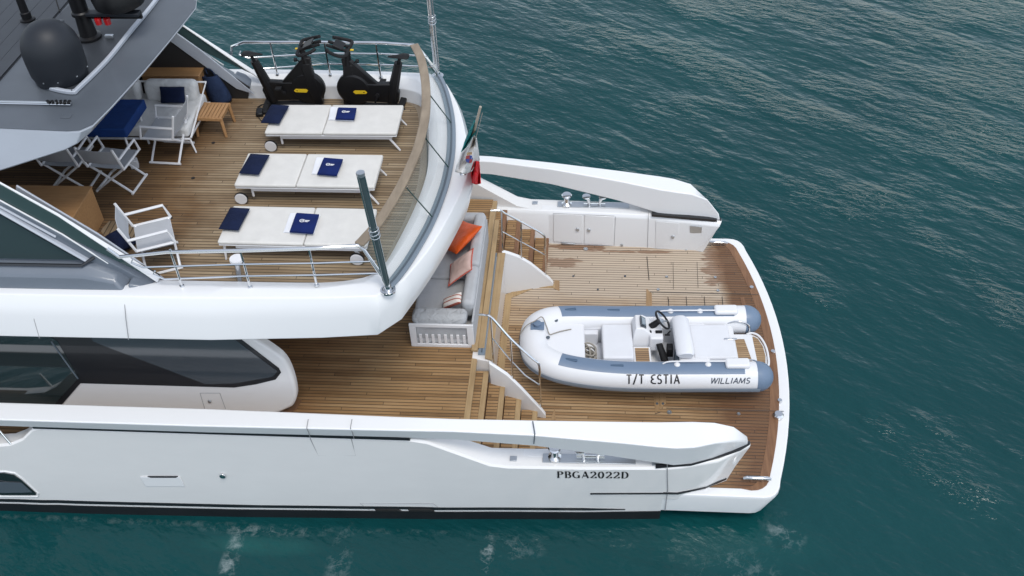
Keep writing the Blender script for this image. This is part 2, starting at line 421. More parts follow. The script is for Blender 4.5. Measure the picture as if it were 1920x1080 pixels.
# ---------------------------------------------------------------- water
def water_mat():
    m = new_mat('sea_water', (.01, .08, .09), .05, spec=.55)
    b = bsdf(m); b.inputs['IOR'].default_value = 1.33
    p = pos(m); sp = N(m, 'ShaderNodeSeparateXYZ'); LK(m, p, sp.inputs[0]); x, y = sp.outputs[0], sp.outputs[1]
    g = noise(m, .12, 3, p, .5)
    col = ramp(m, g, [(.3, (.0022, .039, .043)), (.7, (.0036, .052, .055))])
    # foam flecks: thin broken crests, more of them around a few places by the hull
    warp = N(m, 'ShaderNodeTexNoise'); warp.inputs['Scale'].default_value = 1.1; warp.inputs['Detail'].default_value = 3; LK(m, p, warp.inputs['Vector'])
    wv = N(m, 'ShaderNodeVectorMath', operation='MULTIPLY_ADD'); LK(m, warp.outputs['Color'], wv.inputs[0]); wv.inputs[1].default_value = (1.1,1.1,0); LK(m, p, wv.inputs[2])
    def spot(cx, cy, rx, ry):
        dx = mathn(m, 'DIVIDE', mathn(m, 'SUBTRACT', x, cx), rx); dy = mathn(m, 'DIVIDE', mathn(m, 'SUBTRACT', y, cy), ry)
        r2 = mathn(m, 'ADD', mathn(m, 'MULTIPLY', dx, dx), mathn(m, 'MULTIPLY', dy, dy))
        c = N(m, 'ShaderNodeClamp'); LK(m, mathn(m, 'SUBTRACT', 1., r2), c.inputs[0]); return c.outputs[0]
    lace = N(m, 'ShaderNodeTexVoronoi', feature='DISTANCE_TO_EDGE'); lace.inputs['Scale'].default_value = 5.5; LK(m, wv.outputs[0], lace.inputs['Vector'])
    lc = N(m, 'ShaderNodeClamp'); LK(m, mathn(m, 'SUBTRACT', 1., mathn(m, 'MULTIPLY', lace.outputs['Distance'], 16.)), lc.inputs[0])
    fn = noise(m, 4.5, 5, p, .7)
    tot = None
    for a, k in [((-6.0,8.76,7.6,.07), .32), ((-5.25,8.1,.16,.8), 1.), ((-4.9,8.68,1.1,.12), .8), ((-3.6,8.1,.22,.9), .6), ((-1.42,8.45,.12,.42), 1.2), ((-1.0,8.55,.5,.22), .55),
              ((3.0,9.0,.35,.4), .7), ((2.1,8.25,.9,.6), .5)]:
        v = mathn(m, 'MULTIPLY', spot(*a), k); tot = v if tot is None else mathn(m, 'MAXIMUM', tot, v)
    f = mathn(m, 'ADD', mathn(m, 'MULTIPLY', lc.outputs[0], .28), mathn(m, 'MULTIPLY', mathn(m, 'SUBTRACT', fn, .50), 3.6))
    fm = N(m, 'ShaderNodeClamp'); LK(m, mathn(m, 'MULTIPLY', mathn(m, 'MULTIPLY', tot, f), .38), fm.inputs[0])
    # scattered flecks everywhere
    fl = noise(m, 16, 3, mapping(m, p, (1, 1.6, 1)), .6); area = noise(m, .9, 2, p)
    fleck = N(m, 'ShaderNodeClamp'); LK(m, mathn(m, 'MULTIPLY', mathn(m, 'SUBTRACT', mathn(m, 'ADD', fl, mathn(m, 'MULTIPLY', area, .12)), .845), 16), fleck.inputs[0])
    fm2 = mathn(m, 'MAXIMUM', fm.outputs[0], mathn(m, 'MULTIPLY', fleck.outputs[0], .6))
    # turquoise clouds of churned water near the side
    cl = mathn(m, 'MULTIPLY', mathn(m, 'MAXIMUM', mathn(m, 'MULTIPLY', spot(-4.9,8.42,1.1,.2), .25), mathn(m, 'MULTIPLY', spot(2.3,8.8,1.5,.6), .12)), mathn(m, 'MULTIPLY', fn, 1.))
    col = mix(m, mathn(m, 'MULTIPLY', cl, 1.1), col, (.03, .20, .17))
    col = mix(m, fm2, col, (.62, .68, .68))
    LK(m, col, b.inputs['Base Color'])
    LK(m, mathn(m, 'ADD', .06, mathn(m, 'MULTIPLY', fm2, .5)), b.inputs['Roughness'])
    # waves: low swell, wind waves, and patches of fine ripples that come and go
    q1 = mapping(m, p, rot=(0, 0, R(38))); q2 = mapping(m, p, rot=(0, 0, R(20)))
    wind = noise(m, .42, 3, mapping(m, q1, (.6, 1.4, 1)), .65)
    wc = N(m, 'ShaderNodeClamp'); LK(m, mathn(m, 'ADD', mathn(m, 'MULTIPLY', mathn(m, 'SUBTRACT', wind, .53), 6.), mathn(m, 'ADD', mathn(m, 'MULTIPLY', mathn(m, 'SUBTRACT', y, 17.), .055), mathn(m, 'MULTIPLY', mathn(m, 'SUBTRACT', x, 2.), .06))), wc.inputs[0])
    wk = mathn(m, 'ADD', .22, mathn(m, 'MULTIPLY', wc.outputs[0], .78))
    h = mathn(m, 'MULTIPLY', noise(m, .5, 2, mapping(m, q1, (.8, 1.6, 1)), .45), .30)
    h = mathn(m, 'ADD', h, mathn(m, 'MULTIPLY', noise(m, 2.0, 2, mapping(m, q1, (.75, 1.9, 1)), .5), .11))
    fine = mathn(m, 'ADD', mathn(m, 'MULTIPLY', noise(m, 4.0, 3, mapping(m, q2, (.9, 1.9, 1)), .55), .20), mathn(m, 'MULTIPLY', noise(m, 10., 3, mapping(m, q2, (.8, 1.8, 1)), .55), .04))
    h = mathn(m, 'ADD', h, mathn(m, 'MULTIPLY', fine, wk))
    bump(m, h, .45, 1.)
    return m
mb = MB(); mb.poly([(-900, -300, -.09), (900, -300, -.09), (900, 2500, -.09), (-900, 2500, -.09)])
o = mb.build('water', water_mat(), smooth=0); o['kind'] = 'structure'

# ---------------------------------------------------------------- yacht
Y = thing('motor_yacht', 'large white motor yacht with teak decks and dark grey hardtop, seen from above its stern', 'yacht', (-4, YC, 0))
def b2y(b, s): return YC - s*b            # s=1 near side, -1 far side

# hull: one open-topped shell. station = x, (b,z) waterline, low side, top outer, top inner, inner foot
ST = [(-16, 3.0, 3.05, 3.16, 1.55, 3.0), (-9.2, 3.16, 3.21, 3.20, 1.55, 2.98), (-8.75, 3.16, 3.20, 3.20, 1.55, 2.98), (-8.35, 3.16, 3.20, 3.19, 1.60, 2.98), (-8.12, 3.16, 3.19, 3.18, 1.72, 2.98), (-7.9, 3.16, 3.19, 3.17, 1.93, 2.98), (-7.78, 3.16, 3.19, 3.17, 1.97, 2.98),
      (-5.3, 3.11, 3.15, 3.17, 1.97, 2.96), (-2.42, 3.02, 3.06, 3.17, 1.97, 2.92), (-2.2, 3.01, 3.06, 3.17, 1.93, 2.90), (-1.35, 2.97, 3.02, 3.13, 1.42, 2.82), (-1.1, 2.96, 3.01, 3.12, 1.37, 2.80), (0, 2.92, 2.97, 3.09, 1.36, 2.78), (1.15, 2.86, 2.9, 3.05, 1.37, 2.72)]
def hsec(x, wl, lo, to, zt, ti):
    half = [(.01, -1.2), (wl-.5, -.9), (wl, -.22), (lo, .16), (lo*.5+to*.5+.012, .95 if zt > 1.5 else .75), (to, zt-.03), (to-.03, zt), (ti, zt), (ti-.02, .45)]
    return [Vector((x, b2y(b, 1), z)) for b, z in half] + [Vector((x, b2y(b, -1), z)) for b, z in reversed(half)]
mb = MB(); mb.loft([hsec(*q) for q in ST], True, True)
mb.build('hull', 'hullwhite', Y, smooth=30)
def hull_b(x, z):
    for q0, q1 in zip(ST[:-1], ST[1:]):
        if q0[0] <= x <= q1[0]: break
    f = min(1, max(0, (x-q0[0])/(q1[0]-q0[0]))); wl, lo, to, zt = [q0[i]+(q1[i]-q0[i])*f for i in (1, 2, 3, 4)]
    zm = .95 if q0[4] > 1.5 and q1[4] > 1.5 else (.75 if q0[4] < 1.5 and q1[4] < 1.5 else .95+(.75-.95)*f); bm_ = lo*.5+to*.5+.012
    return lo+(bm_-lo)*(z-.16)/(zm-.16) if z < zm else bm_+(to-bm_)*(z-zm)/(zt-.03-zm)
def OH(px, py, off=.004):
    p = A(px, py, y=8.9)
    for _ in range(8): p = A(px, py, y=YC-hull_b(p.x, p.z)-off)
    return p
# boot stripes
def strip(ps, s, off=.006):
    """thin band lying 6 mm outside the shell: list of (x, b0, z0, b1, z1)"""
    mb = MB()
    A_ = [Vector((x, b2y(b0+off, s), z0)) for x, b0, z0, b1, z1 in ps]; B_ = [Vector((x, b2y(b1+off, s), z1)) for x, b0, z0, b1, z1 in ps]
    for i in range(len(ps)-1): mb.prism([A_[i], A_[i+1], B_[i+1], B_[i]], (0, s*.012, 0))
    return mb
for s in (1, -1):
    L = [(q[0], q[1], q[2]) for q in ST if q[0] <= 1.2]
    strip([(x, wl+.004, -.22, lo+.004, .135) for x, wl, lo in L], s).build('antifouling_band', 'antifoul', Y, smooth=0)
    L2 = [(x, lo, lo) for x, wl, lo in L if x < .6]+[(.62, 2.94, 2.94)]
    strip([(x, hull_b(x, .19)+.002, .19, hull_b(x, .265)+.002, .262 if x < .5 else .215) for x, lo, _ in L2], s).build('boot_stripe', 'black', Y, smooth=0)

# aft wing blocks beside the swim platform: hull side runs on and is cut off on the slant
for s in (1, -1):
    def ws(f):   # f 0..1 along
        return f
    secs = []
    for x0, bo, bt, xi, bi in ((1.13, 2.965, 3.052, 0, 2.72), (1.35, 2.95, 3.02, 0, 2.71), (1.75, 2.83, 2.89, .16, 2.64), (2.06, 2.68, 2.60, .34, 2.52)):
        def q(b, z): return Vector((x0 + xi*max(0, (z-.58))/.86, b2y(b, s), z))
        m1, m2 = (hull_b(1.14, .5), hull_b(1.14, .9)) if x0 < 1.2 else (bo, bo+(bt-bo)*.6)
        secs.append([q(bi, .5), q(m1, .5), q(m2, .95), q(bt, 1.34), q(bt-.02, 1.372), q(bi-.02, 1.372)])
    mb = MB(); mb.loft(secs); mb.build('aft_wing', 'hullwhite', Y, bevel=.012)
    # dark reveal lines on the outside
    mb = MB()
    for a, c in (((.09, hull_b(.09, .69)), (1.12, hull_b(1.12, .69))), ((1.12, hull_b(1.12, .69)), (1.37, 2.972)), ((1.37, 2.972), (1.77, 2.853)), ((1.77, 2.853), (2.09, 2.675))):
        p, q_ = Vector((a[0], b2y(a[1]+.012, s), .68)), Vector((c[0], b2y(c[1]+.014, s), .68))
        mb.prism([p, q_, q_+Vector((0, 0, .03)), p+Vector((0, 0, .03))], (0, s*.02, 0))
    mb.build('reveal_line', 'black', Y, smooth=0)

# cap rail that turns into the flying beam. station: x, inner top b, outer top b, top z, under z
CP = [(-16, 2.92, 3.22, 2.30, 2.04), (-9, 2.98, 3.28, 2.30, 2.04), (-5.3, 2.98, 3.28, 2.30, 2.04), (-2.6, 3.02, 3.25, 2.30, 2.03), (-1.8, 3.01, 3.22, 2.28, 1.98), (-.7, 2.92, 3.17, 2.19, 1.84), (.5, 2.78, 3.14, 2.05, 1.60), (1.0, 2.71, 3.13, 1.98, 1.47), (1.25, 2.67, 3.12, 1.95, 1.40), (1.5, 2.64, 3.08, 1.93, 1.385), (1.8, 2.62, 2.97, 1.90, 1.385)]
for s in (1, -1):
    secs = []
    for x, bi, bo, zt, zu in CP:
        lip = .07
        secs.append([Vector((x, b2y(bi, s), zu)), Vector((x, b2y(bi, s), zt)), Vector((x, b2y(bo, s), zt-.03)), Vector((x, b2y(bo-.07-.04*min(1, max(0, x-.5)), s), zu))])
    # rounded, dropping end
    secs.append([Vector((2.10, b2y(2.585, s), 1.385)), Vector((2.08, b2y(2.60, s), 1.80)), Vector((2.05, b2y(2.80, s), 1.70)), Vector((2.12, b2y(2.70, s), 1.385))])
    secs.append([Vector((2.34, b2y(2.52, s), 1.385)), Vector((2.31, b2y(2.54, s), 1.52)), Vector((2.30, b2y(2.61, s), 1.49)), Vector((2.33, b2y(2.585, s), 1.385))])
    MB().loft(secs).build('bulwark_cap', 'white', Y, bevel=.022, seg=3)
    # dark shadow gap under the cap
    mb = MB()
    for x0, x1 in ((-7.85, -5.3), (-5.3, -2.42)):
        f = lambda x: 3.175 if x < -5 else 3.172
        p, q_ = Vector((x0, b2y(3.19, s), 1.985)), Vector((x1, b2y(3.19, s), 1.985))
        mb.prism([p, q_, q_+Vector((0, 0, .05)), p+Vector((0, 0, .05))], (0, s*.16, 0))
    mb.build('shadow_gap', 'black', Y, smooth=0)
    # black gasket along the end of the wing, under the beam
    mb = MB(); pts = [(1.0, 3.06), (1.5, 2.99), (1.9, 2.84), (2.22, 2.69), (2.36, 2.58)]
    for a, c in zip(pts[:-1], pts[1:]):
        p, q_ = Vector((a[0], b2y(a[1], s), 1.374)), Vector((c[0], b2y(c[1], s), 1.374))
        mb.prism([p, q_, q_-Vector((0, s*-.06, 0)), p-Vector((0, s*-.06, 0))], (0, 0, .028))
    if s == -1:
        mb.prism([Vector((1.12, b2y(2.62, s), 1.374)), Vector((2.28, b2y(2.49, s), 1.374)), Vector((2.28, b2y(2.56, s), 1.374)), Vector((1.12, b2y(2.70, s), 1.374))], (0, 0, .05))
    mb.build('gasket', 'black', Y, smooth=0)
# panel seams in near cap and gate in the side
def seam_line(pts, r=.006, mat='seam', name='panel_seam'): MB().tube(pts, r, 5).build(name, mat, Y, smooth=0)
for px in (578, 660):
    seam_line([A(px, 786, z=2.303), A(px-3, 803, z=2.287), A(px+1, 811, y=8.81), A(px+4, 823, y=8.845)])
seam_line([A(999, 790, z=2.21), A(1003, 813, z=2.19), OH(1001, 832)], .009, 'gasket')
on_side = OH
seam_line([on_side(582, 823), on_side(597, 854), on_side(667, 854), on_side(658, 820)], .006)
seam_line([on_side(675, 944), on_side(692, 956)], .004); seam_line([on_side(675, 944), on_side(812, 944), on_side(826, 955)], .004)
seam_line([OH(1251, 870), A(1252, 920, y=9.06), A(1247, 957, y=9.14)], .006)

# hull side fittings
mb = MB(); mb.prism([OH(263, 893), OH(337, 893), OH(347, 911), OH(273, 911)], (0, -.012, 0)); mb.build('hull_vent', 'white', Y, bevel=.008)
mb = MB(); mb.prism([OH(277, 892.5), OH(334, 892.5), OH(330, 894.5), OH(283, 894.5)], (0, -.014, 0)); mb.build('vent_slot', 'black', Y, smooth=0)
mb = MB(); mb.lathe([(0, -.03), (.045, -.03), (.05, -.01), (.03, 0), (0, 0)], OH(418, 891), 16, 'y'); mb.build('fuel_cap', 'steel', Y)
mb = MB(); mb.prism([OH(-40, 886), OH(8, 886), OH(26, 889), OH(40, 899), OH(68, 924), OH(68, 928), OH(4, 928), OH(-40, 922)], (0, -.010, 0)); mb.build('hull_window', 'tinted', Y, bevel=.005)
MB().prism([OH(-40, 903, .016), OH(10, 904, .016), OH(40, 905, .016), OH(60, 923, .016), OH(4, 924, .016), OH(-40, 918, .016)], (0, -.003, 0)).build('window_pane', 'gasket', Y, smooth=0)
MB().tube([OH(-40, 895, .014), OH(14, 903, .014), OH(38, 904, .014)], .008, 5).build('window_bar', 'black', Y)
seam_line([OH(-40, 884, .006), OH(10, 884, .006), OH(28, 887, .006), OH(42, 897, .006), OH(72, 925, .006), OH(71, 931, .006), OH(2, 931, .006), OH(-40, 925, .006)], .010, 'white', 'window_rim')
for x0 in (703, 765):
    MB().prism([OH(x0, 954), OH(x0+42, 954), OH(x0+50, 957), OH(x0+4, 957)], (0, -.02, 0)).build('outlet_slot', 'darklining', Y, smooth=0)
MB().prism([A(255, 776, z=1.62), A(279, 777, z=1.62), A(279, 780, z=1.62), A(255, 780, z=1.62)], (0, 0, .02)).build('scupper_slot', 'black', Y, smooth=0)
# registration on the side
mb = MB(); a, c = OH(1045, 896, .008), OH(1172, 897, .008)
up = OH(1100, 880, .008)-OH(1100, 900, .008); h = .165
text(mb, 'PBGA2022D', a, c-a, up, h, .05, .16, .17, .80)
mb.build('registration_letters', 'ink', Y, smooth=0)

# winch stations
for s in (1, -1):
    mb = MB(); z = 1.372 if s == 1 else 1.372
    xs = (-.6, .72); bb = (2.86, 3.02)
    mb.prism([(xs[0], b2y(bb[0], s), z), (xs[1], b2y(bb[0]-.02, s), z), (xs[1], b2y(bb[1]-.02, s), z), (xs[0], b2y(bb[1], s), z)], (0, 0, .012)); mb.build('mooring_plate', 'steelmat', Y, bevel=.004)
    cx, cyy = -.43, b2y(2.93, s)
    MB().lathe([(0, 0), (.095, 0), (.095, .03), (.055, .06), (.048, .14), (.085, .19), (.095, .22), (.08, .235), (0, .24)], (cx, cyy, z+.012), 20).build('capstan', 'steel', Y)
    # the mooring bitts: two flared horns on a bar
    mb = MB()
    for dx in (-.13, .13):
        sg = 1 if dx > 0 else -1
        mb.tube([(.08+dx*.75, cyy, z+.012), (.08+dx*.8, cyy, z+.10), (.08+dx, cyy, z+.19)], [.035, .028, .04], 10)
        mb.lathe([(0, 0), (.075, 0), (.08, .012), (.075, .024), (0, .026)], (.08+dx+sg*.02, cyy, z+.19), 16)
    mb.tube([(-.12, cyy, z+.055), (.28, cyy, z+.055)], .022, 8); mb.build('mooring_bitts', 'steel', Y)
    for x in (-1.02, 1.0):
        MB().box((x, b2y(2.97, s), 1.378), (.10, .09, .014)).build('deck_plate', 'steelmat', Y, bevel=.003)

# swim platform
def arc_edge(off, n=18, ymax=2.60, xc=3.28, zz=.62):
    pts = []
    for i in range(n+1):
        d = -ymax + 2*ymax*i/n
        pts.append(Vector((xc-off-.058*d*d, YC+d, zz)))
    return pts
def outline(off, xs, side, z):
    e = arc_edge(off, z and 18, 2.60-off*.35, zz=z)
    a, b = Vector((2.60-off, YC-side, z)), e[0]; c = Vector((2.60-off, YC+side, z)); d = e[-1]
    ka, kc = Vector((2.85-off, YC-side+.0, z)), Vector((2.85-off, YC+side-.0, z))
    bz = lambda p, k, q: [p*(1-t)**2+k*2*t*(1-t)+q*t*t for t in (0, .2, .4, .6, .8)]
    return [Vector((xs, YC-side, z))]+bz(a, ka, b)+e+list(reversed(bz(c, kc, d)))+[Vector((xs, YC+side, z))]
top = outline(0, 1.1, 2.93, .625); low = outline(.14, 1.1, 2.895, .15)
mb = MB(); mb.loft([low, [p-Vector((0,0,.07)) for p in outline(-.015, 1.1, 2.945, .625)], outline(-.01, 1.1, 2.94, .61), top], True, True)
mb.build('platform_shell', 'white', Y, bevel=.012)
mb = MB(); mb.box((-.2, YC, .50), (3.0, 5.5, .2)); mb.build('platform_base', 'white', Y)
inn = outline(.155, -1.5, 2.83, .63); inn2 = outline(.30, -1.5, 2.80, .63)
def dz(pts, z): return [Vector((p.x, p.y, z)) for p in pts]
mb = MB(); mb.prism(dz(inn2, .634), (0, 0, -.012)); mb.build('swim_platform_deck', 'teakplat', Y, smooth=0)
mb = MB(); a_, b_ = dz(inn, .638), dz(inn2, .638)
for i in range(1, len(a_)-2): mb.prism([a_[i], a_[i+1], b_[i+1], b_[i]], (0, 0, -.012))
mb.build('stern_margin', 'teakdark', Y, smooth=0)
# hatch outlines, borders and fittings of the platform
def board(pts, mat='teakmargin', z=.642, name='border_board', t=.006):
    MB().prism([A(px, py, z=z) for px, py in pts], (0, 0, -t)).build(name, mat, Y, smooth=0)
board([(1212, 541), (1222, 550), (1223, 590), (1211, 590)]); board([(1224, 730), (1236, 730), (1237, 764), (1229, 775)]); board([(1237, 730), (1248, 730), (1249, 756), (1238, 765)])
board([(1040, 525), (1049, 526), (1049, 545), (1038, 541)])
board([(1034, 783), (1040, 765), (1042, 787), (1036, 788)])
board([(1388, 557), (1395, 557), (1400, 580), (1393, 580)], 'teakdark')
def dl(a, c, r=.006, z=.643): MB().tube([A(*a, z=z), A(*c, z=z)], r, 4).build('deck_joint', 'darklining', Y, smooth=0)
dl((1213, 481), (1217, 525)); dl((1219, 547.5), (1422, 552.5), .005)
for q in (1253, 1287, 1321, 1354.5): dl((q-.5, 556), (q+1.5, 580), .005)
dl((1249, 765), (1470, 771), .005)
dl((1240, 772), (1228, 776), .005); dl((1262, 492), (1263, 542), .003); dl((1307, 491), (1309, 540), .003)
for q in ((1098, 467, .045), (1234, 543, .03), (1346, 545, .03), (1250, 519, .028), (1341, 520, .028), (1075, 518, .02), (1172, 518, .02), (1121, 543, .018), (1255, 773, .04), (1385, 776, .03), (1232, 757, .022), (1243, 757, .022)):
    MB().lathe([(0, 0), (q[2], 0), (q[2]*.9, .012), (q[2]*.5, .012), (q[2]*.45, .004), (0, .004)], A(q[0], q[1], z=.64), 14).build('deck_fitting', 'steelmat' if q[2] > .025 else 'gasket', Y)
MB().lathe([(0, 0), (.075, 0), (.08, .05), (.06, .075), (0, .08)], A(1459, 781, z=.64), 18).build('capstan_button', 'steel', Y)
for q in ((1409, 540), (1449, 660), (1462, 752)): MB().lathe([(0, 0), (.04, 0), (.035, .03), (0, .035)], A(*q, z=.64), 12).build('deck_button', 'steel', Y)
for px, py in ((1343, 459), (1419, 901)):
    c = A(px, py, z=.66); mb = MB(); mb.tube([c+Vector((-.20, 0, .045)), c+Vector((-.15, 0, .06)), c+Vector((.15, 0, .06)), c+Vector((.20, 0, .045))], [.022, .03, .03, .022], 10)
    for dx in (-.08, .08): mb.tube([c+Vector((dx, 0, -.02)), c+Vector((dx, 0, .05))], .02, 8)
    mb.build('mooring_cleat', 'steel', Y)

# inner walls of the wings beside the platform (cupboards on the far one)
for s in (1, -1):
    mb = MB(); secs = []
    for x0, bf, bt, sl in ((-1.75, 2.70, 2.80, 0), (-.75, 2.685, 2.79, 0), (1.1, 2.62, 2.70, 0), (2.0 if s == -1 else 1.92, 2.585, 2.50, .40)):
        def q(b, z): return Vector((x0 + sl*max(0, z-.58)/.86, b2y(b, s), z))
        secs.append([q(bf, .5), q(bt-.06, 1.30), q(bt-.02, 1.368), q(bt+.14, 1.368), q(bf+.14, .5)])
    mb.loft(secs); mb.build('inner_bulwark', 'white', Y, bevel=.02, seg=3)
def far_wall(px, py):
    # point on the far inner wall
    lo = A(px, py, y=14.68)
    for _ in range(6):
        x, z = lo.x, lo.z; f = min(1, max(0, (x+.75)/1.85)); bf = 2.685+(2.62-2.685)*f; bt = (2.79+(2.70-2.79)*f)-.06
        if x > 1.1: g = (x-1.1)/.85; bf = 2.62-.035*g; bt = 2.64-.15*g
        b = bf+(bt-bf)*(z-.5)/.8; lo = A(px, py, y=YC+b-.004)
    return lo
def wall_quad(c, name, mat, t, bevel=.004, lab=None):
    mb = MB(); P = [far_wall(*q) for q in c]; mb.prism(P, (0, -t, 0)); return mb.build(name, mat, Y, bevel=bevel)
for c, k in (([(1038.5, 401), (1092, 402.5), (1091, 456), (1037.5, 452)], (1083, 429)), ([(1096.5, 403), (1151, 406), (1149, 460), (1095.5, 456.5)], (1104, 430.5)), ([(1230, 414), (1273, 418), (1270.5, 468), (1228.5, 464.5)], (1261.5, 443))):
    d = wall_quad(c, 'locker_door', 'white', .012, .005)
    kk = far_wall(*k); mb = MB(); mb.lathe([(0, -.03), (.03, -.028), (.034, -.01), (.036, .0), (0, 0)], kk+Vector((0, -.012, 0)), 14, 'y'); q = mb.build('handle', 'steelmat', d)
for a, c in (((1154, 406), (1151.5, 460)), ((1216, 396), (1214, 466)), ((1037, 400), (1152, 405))): seam_line([far_wall(*a)+Vector((0, -.002, 0)), far_wall(*c)+Vector((0, -.002, 0))], .004)
wall_quad([(1294, 423), (1316, 425), (1315, 441), (1293, 439)], 'wall_vent', 'steelmat', .01, .003)
for q in ((1166, 459), (1286.5, 469)): MB().lathe([(0, -.02), (.022, -.02), (.026, 0), (0, 0)], far_wall(*q), 12, 'y').build('wall_light', 'steelmat', Y)
MB().prism([far_wall(1053, 453.5), far_wall(1078, 455.5), far_wall(1078, 458.5), far_wall(1053, 456.5)], (0, -.03, 0)).build('step_light', 'steelmat', Y, bevel=.004)
# base of the wall: white plinth foot on the teak
# main deck
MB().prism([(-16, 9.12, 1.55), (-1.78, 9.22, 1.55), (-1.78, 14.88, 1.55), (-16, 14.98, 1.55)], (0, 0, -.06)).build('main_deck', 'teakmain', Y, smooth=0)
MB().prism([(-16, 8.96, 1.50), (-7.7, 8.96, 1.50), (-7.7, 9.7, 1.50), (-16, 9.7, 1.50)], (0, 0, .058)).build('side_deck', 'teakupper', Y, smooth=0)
MB().prism([(-1.785, 9.26, 1.556), (-1.70, 9.26, 1.556), (-1.70, 14.84, 1.556), (-1.785, 14.84, 1.556)], (0, 0, -.07)).build('deck_nosing', 'nosing', Y, bevel=.006)
MB().prism([(-16, 9.25, .5), (-1.78, 9.25, .5), (-1.78, 14.85, .5), (-16, 14.85, .5)], (0, 0, .98)).build('deck_structure', 'white', Y)
# transom block between the two stairs
blk = [(-1.78, 10.86), (-1.50, 10.80), (-1.48, 13.30), (-1.78, 13.24)]
MB().prism([Vector((x, y, .5)) for x, y in blk], (0, 0, 1.06)).build('transom_wall', 'cabin', Y, bevel=.01)
MB().prism([A(928, 412, z=1.75), A(936, 412, z=1.75), A(908, 652, z=1.6), A(896, 652, z=1.6)], (0, 0, -.04)).build('rail_board', 'nosing', Y, bevel=.006)
MB().prism([(-1.80, 10.98, 1.575), (-1.70, 10.98, 1.575), (-1.70, 14.55, 1.575), (-1.80, 14.55, 1.575)], (0, 0, .05)).build('bench_board', 'nosing', Y, bevel=.008)
MB().prism([(-1.69, 10.92, 1.565), (-1.585, 10.92, 1.565), (-1.585, 13.34, 1.565), (-1.69, 13.34, 1.565)], (0, 0, .025)).build('glass_channel', 'channel', Y, bevel=.004)
MB().prism([(-1.645, 10.96, 1.58), (-1.625, 10.96, 1.58), (-1.625, 13.3, 1.58), (-1.645, 13.3, 1.58)], (0, 0, .018)).build('channel_slot', 'gasket', Y, smooth=0)
MB().prism([(-1.575, 10.84, 1.565), (-1.46, 10.80, 1.565), (-1.44, 13.34, 1.565), (-1.575, 13.34, 1.565)], (0, 0, .03)).build('coaming_board', 'nosing', Y, bevel=.008)
MB().prism([(-1.47, 10.75, .638), (-1.36, 10.75, .638), (-1.36, 13.22, .638), (-.95, 13.50, .638), (-.60, 13.50, .638), (-.60, 13.60, .638), (-.98, 13.60, .638), (-1.47, 13.30, .638)], (0, 0, .006)).build('platform_border', 'nosing', Y, smooth=0)
# stairs, near and far
for s in (1, -1):
    stair_parts = bpy.data.objects.new('staircase', None); COL.objects.link(stair_parts); stair_parts.parent = Y; stair_parts.location = (0+4, s*-2.2, .6)
    xs = [-1.775, -1.52, -1.265, -1.01, -.755]
    for i in range(4):
        z = 1.355-.2*i; x0, x1 = xs[i], xs[i+1]
        bi0 = [1.27, 1.33, 1.42, 1.52][i] if s == 1 else [1.30, 1.36, 1.45, 1.53][i]; bo = 2.80
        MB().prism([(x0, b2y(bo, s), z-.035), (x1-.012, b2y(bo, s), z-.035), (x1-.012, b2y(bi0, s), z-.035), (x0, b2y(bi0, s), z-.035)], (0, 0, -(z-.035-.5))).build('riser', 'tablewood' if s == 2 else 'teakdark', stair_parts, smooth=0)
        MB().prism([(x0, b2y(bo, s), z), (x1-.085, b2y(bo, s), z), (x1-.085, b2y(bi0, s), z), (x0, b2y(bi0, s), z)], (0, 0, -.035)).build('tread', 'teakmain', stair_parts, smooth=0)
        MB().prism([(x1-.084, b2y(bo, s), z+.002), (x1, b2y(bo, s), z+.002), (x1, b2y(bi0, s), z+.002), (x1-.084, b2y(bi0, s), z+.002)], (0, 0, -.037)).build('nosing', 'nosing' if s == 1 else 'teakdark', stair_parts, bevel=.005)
    # curved white stringer
    prof = [(-1.50, 1.31, 1.62), (-1.40, 1.345, 1.56), (-1.22, 1.39, 1.44), (-1.02, 1.45, 1.23), (-.82, 1.50, .97), (-.70, 1.53, .82), (-.63, 1.54, .70)]
    secs = [[Vector((x, b2y(b-.035, s), .55)), Vector((x, b2y(b-.035, s), z)), Vector((x, b2y(b+.035, s), z)), Vector((x, b2y(b+.035, s), .55))] for x, b, z in prof]
    MB().loft(secs).build('stringer', 'white', stair_parts, bevel=.012, seg=3)
if True:   # fill between transom block and far stringer (white panel in view)
    MB().prism([(-1.50, 10.80, .5), (-1.50, 13.30, .5), (-.63, 13.50, .5), (-1.0, 13.50, .5), (-1.30, 13.28, .5), (-1.44, 13.15, .5), (-1.44, 10.84, .5)], (0, 0, .12)).build('stringer_foot', 'white', Y)
# stair handrails
def stair_rail(pts_px, posts, mids, s):
    r = bpy.data.objects.new('stair_handrail', None); COL.objects.link(r); r.parent = Y; r.location = (3, -s*1.4, 1.6)
    yy = b2y(1.36, s)
    def yo(x): return b2y(1.31+(x+1.5)*.26, s)
    def Q(px, py):
        p = A(px, py, y=yy)
        for _ in range(4): p = A(px, py, y=yo(max(-1.55, p.x)))
        return p
    MB().tube(spline([Q(*q) for q in pts_px], 5), .019, 10).build('top_rail', 'steel', r)
    MB().tube([Q(*q) for q in mids], .010, 8).build('mid_rail', 'steel', r)
    for a, c in posts: MB().tube([Q(*a), Q(*c)], .014, 8).build('post', 'steel', r)
stair_rail([(897, 590), (910, 591), (923, 597), (958, 636), (998, 672), (1009, 681), (1012, 692), (1012, 706)], [((920, 596), (925, 679)), ((957, 638), (962, 715)), ((1012, 700), (1014, 762))], [(923, 634), (958, 676), (985, 704), (1012, 722)], 1)
stair_rail([(920, 395), (938, 395), (950, 402), (990, 423), (1018, 440), (1022, 452), (1022, 466)], [((940, 397), (943, 470)), ((977, 417), (978, 488)), ((1022, 460), (1024, 514))], [(943, 435), (978, 454), (1022, 478)], -1)

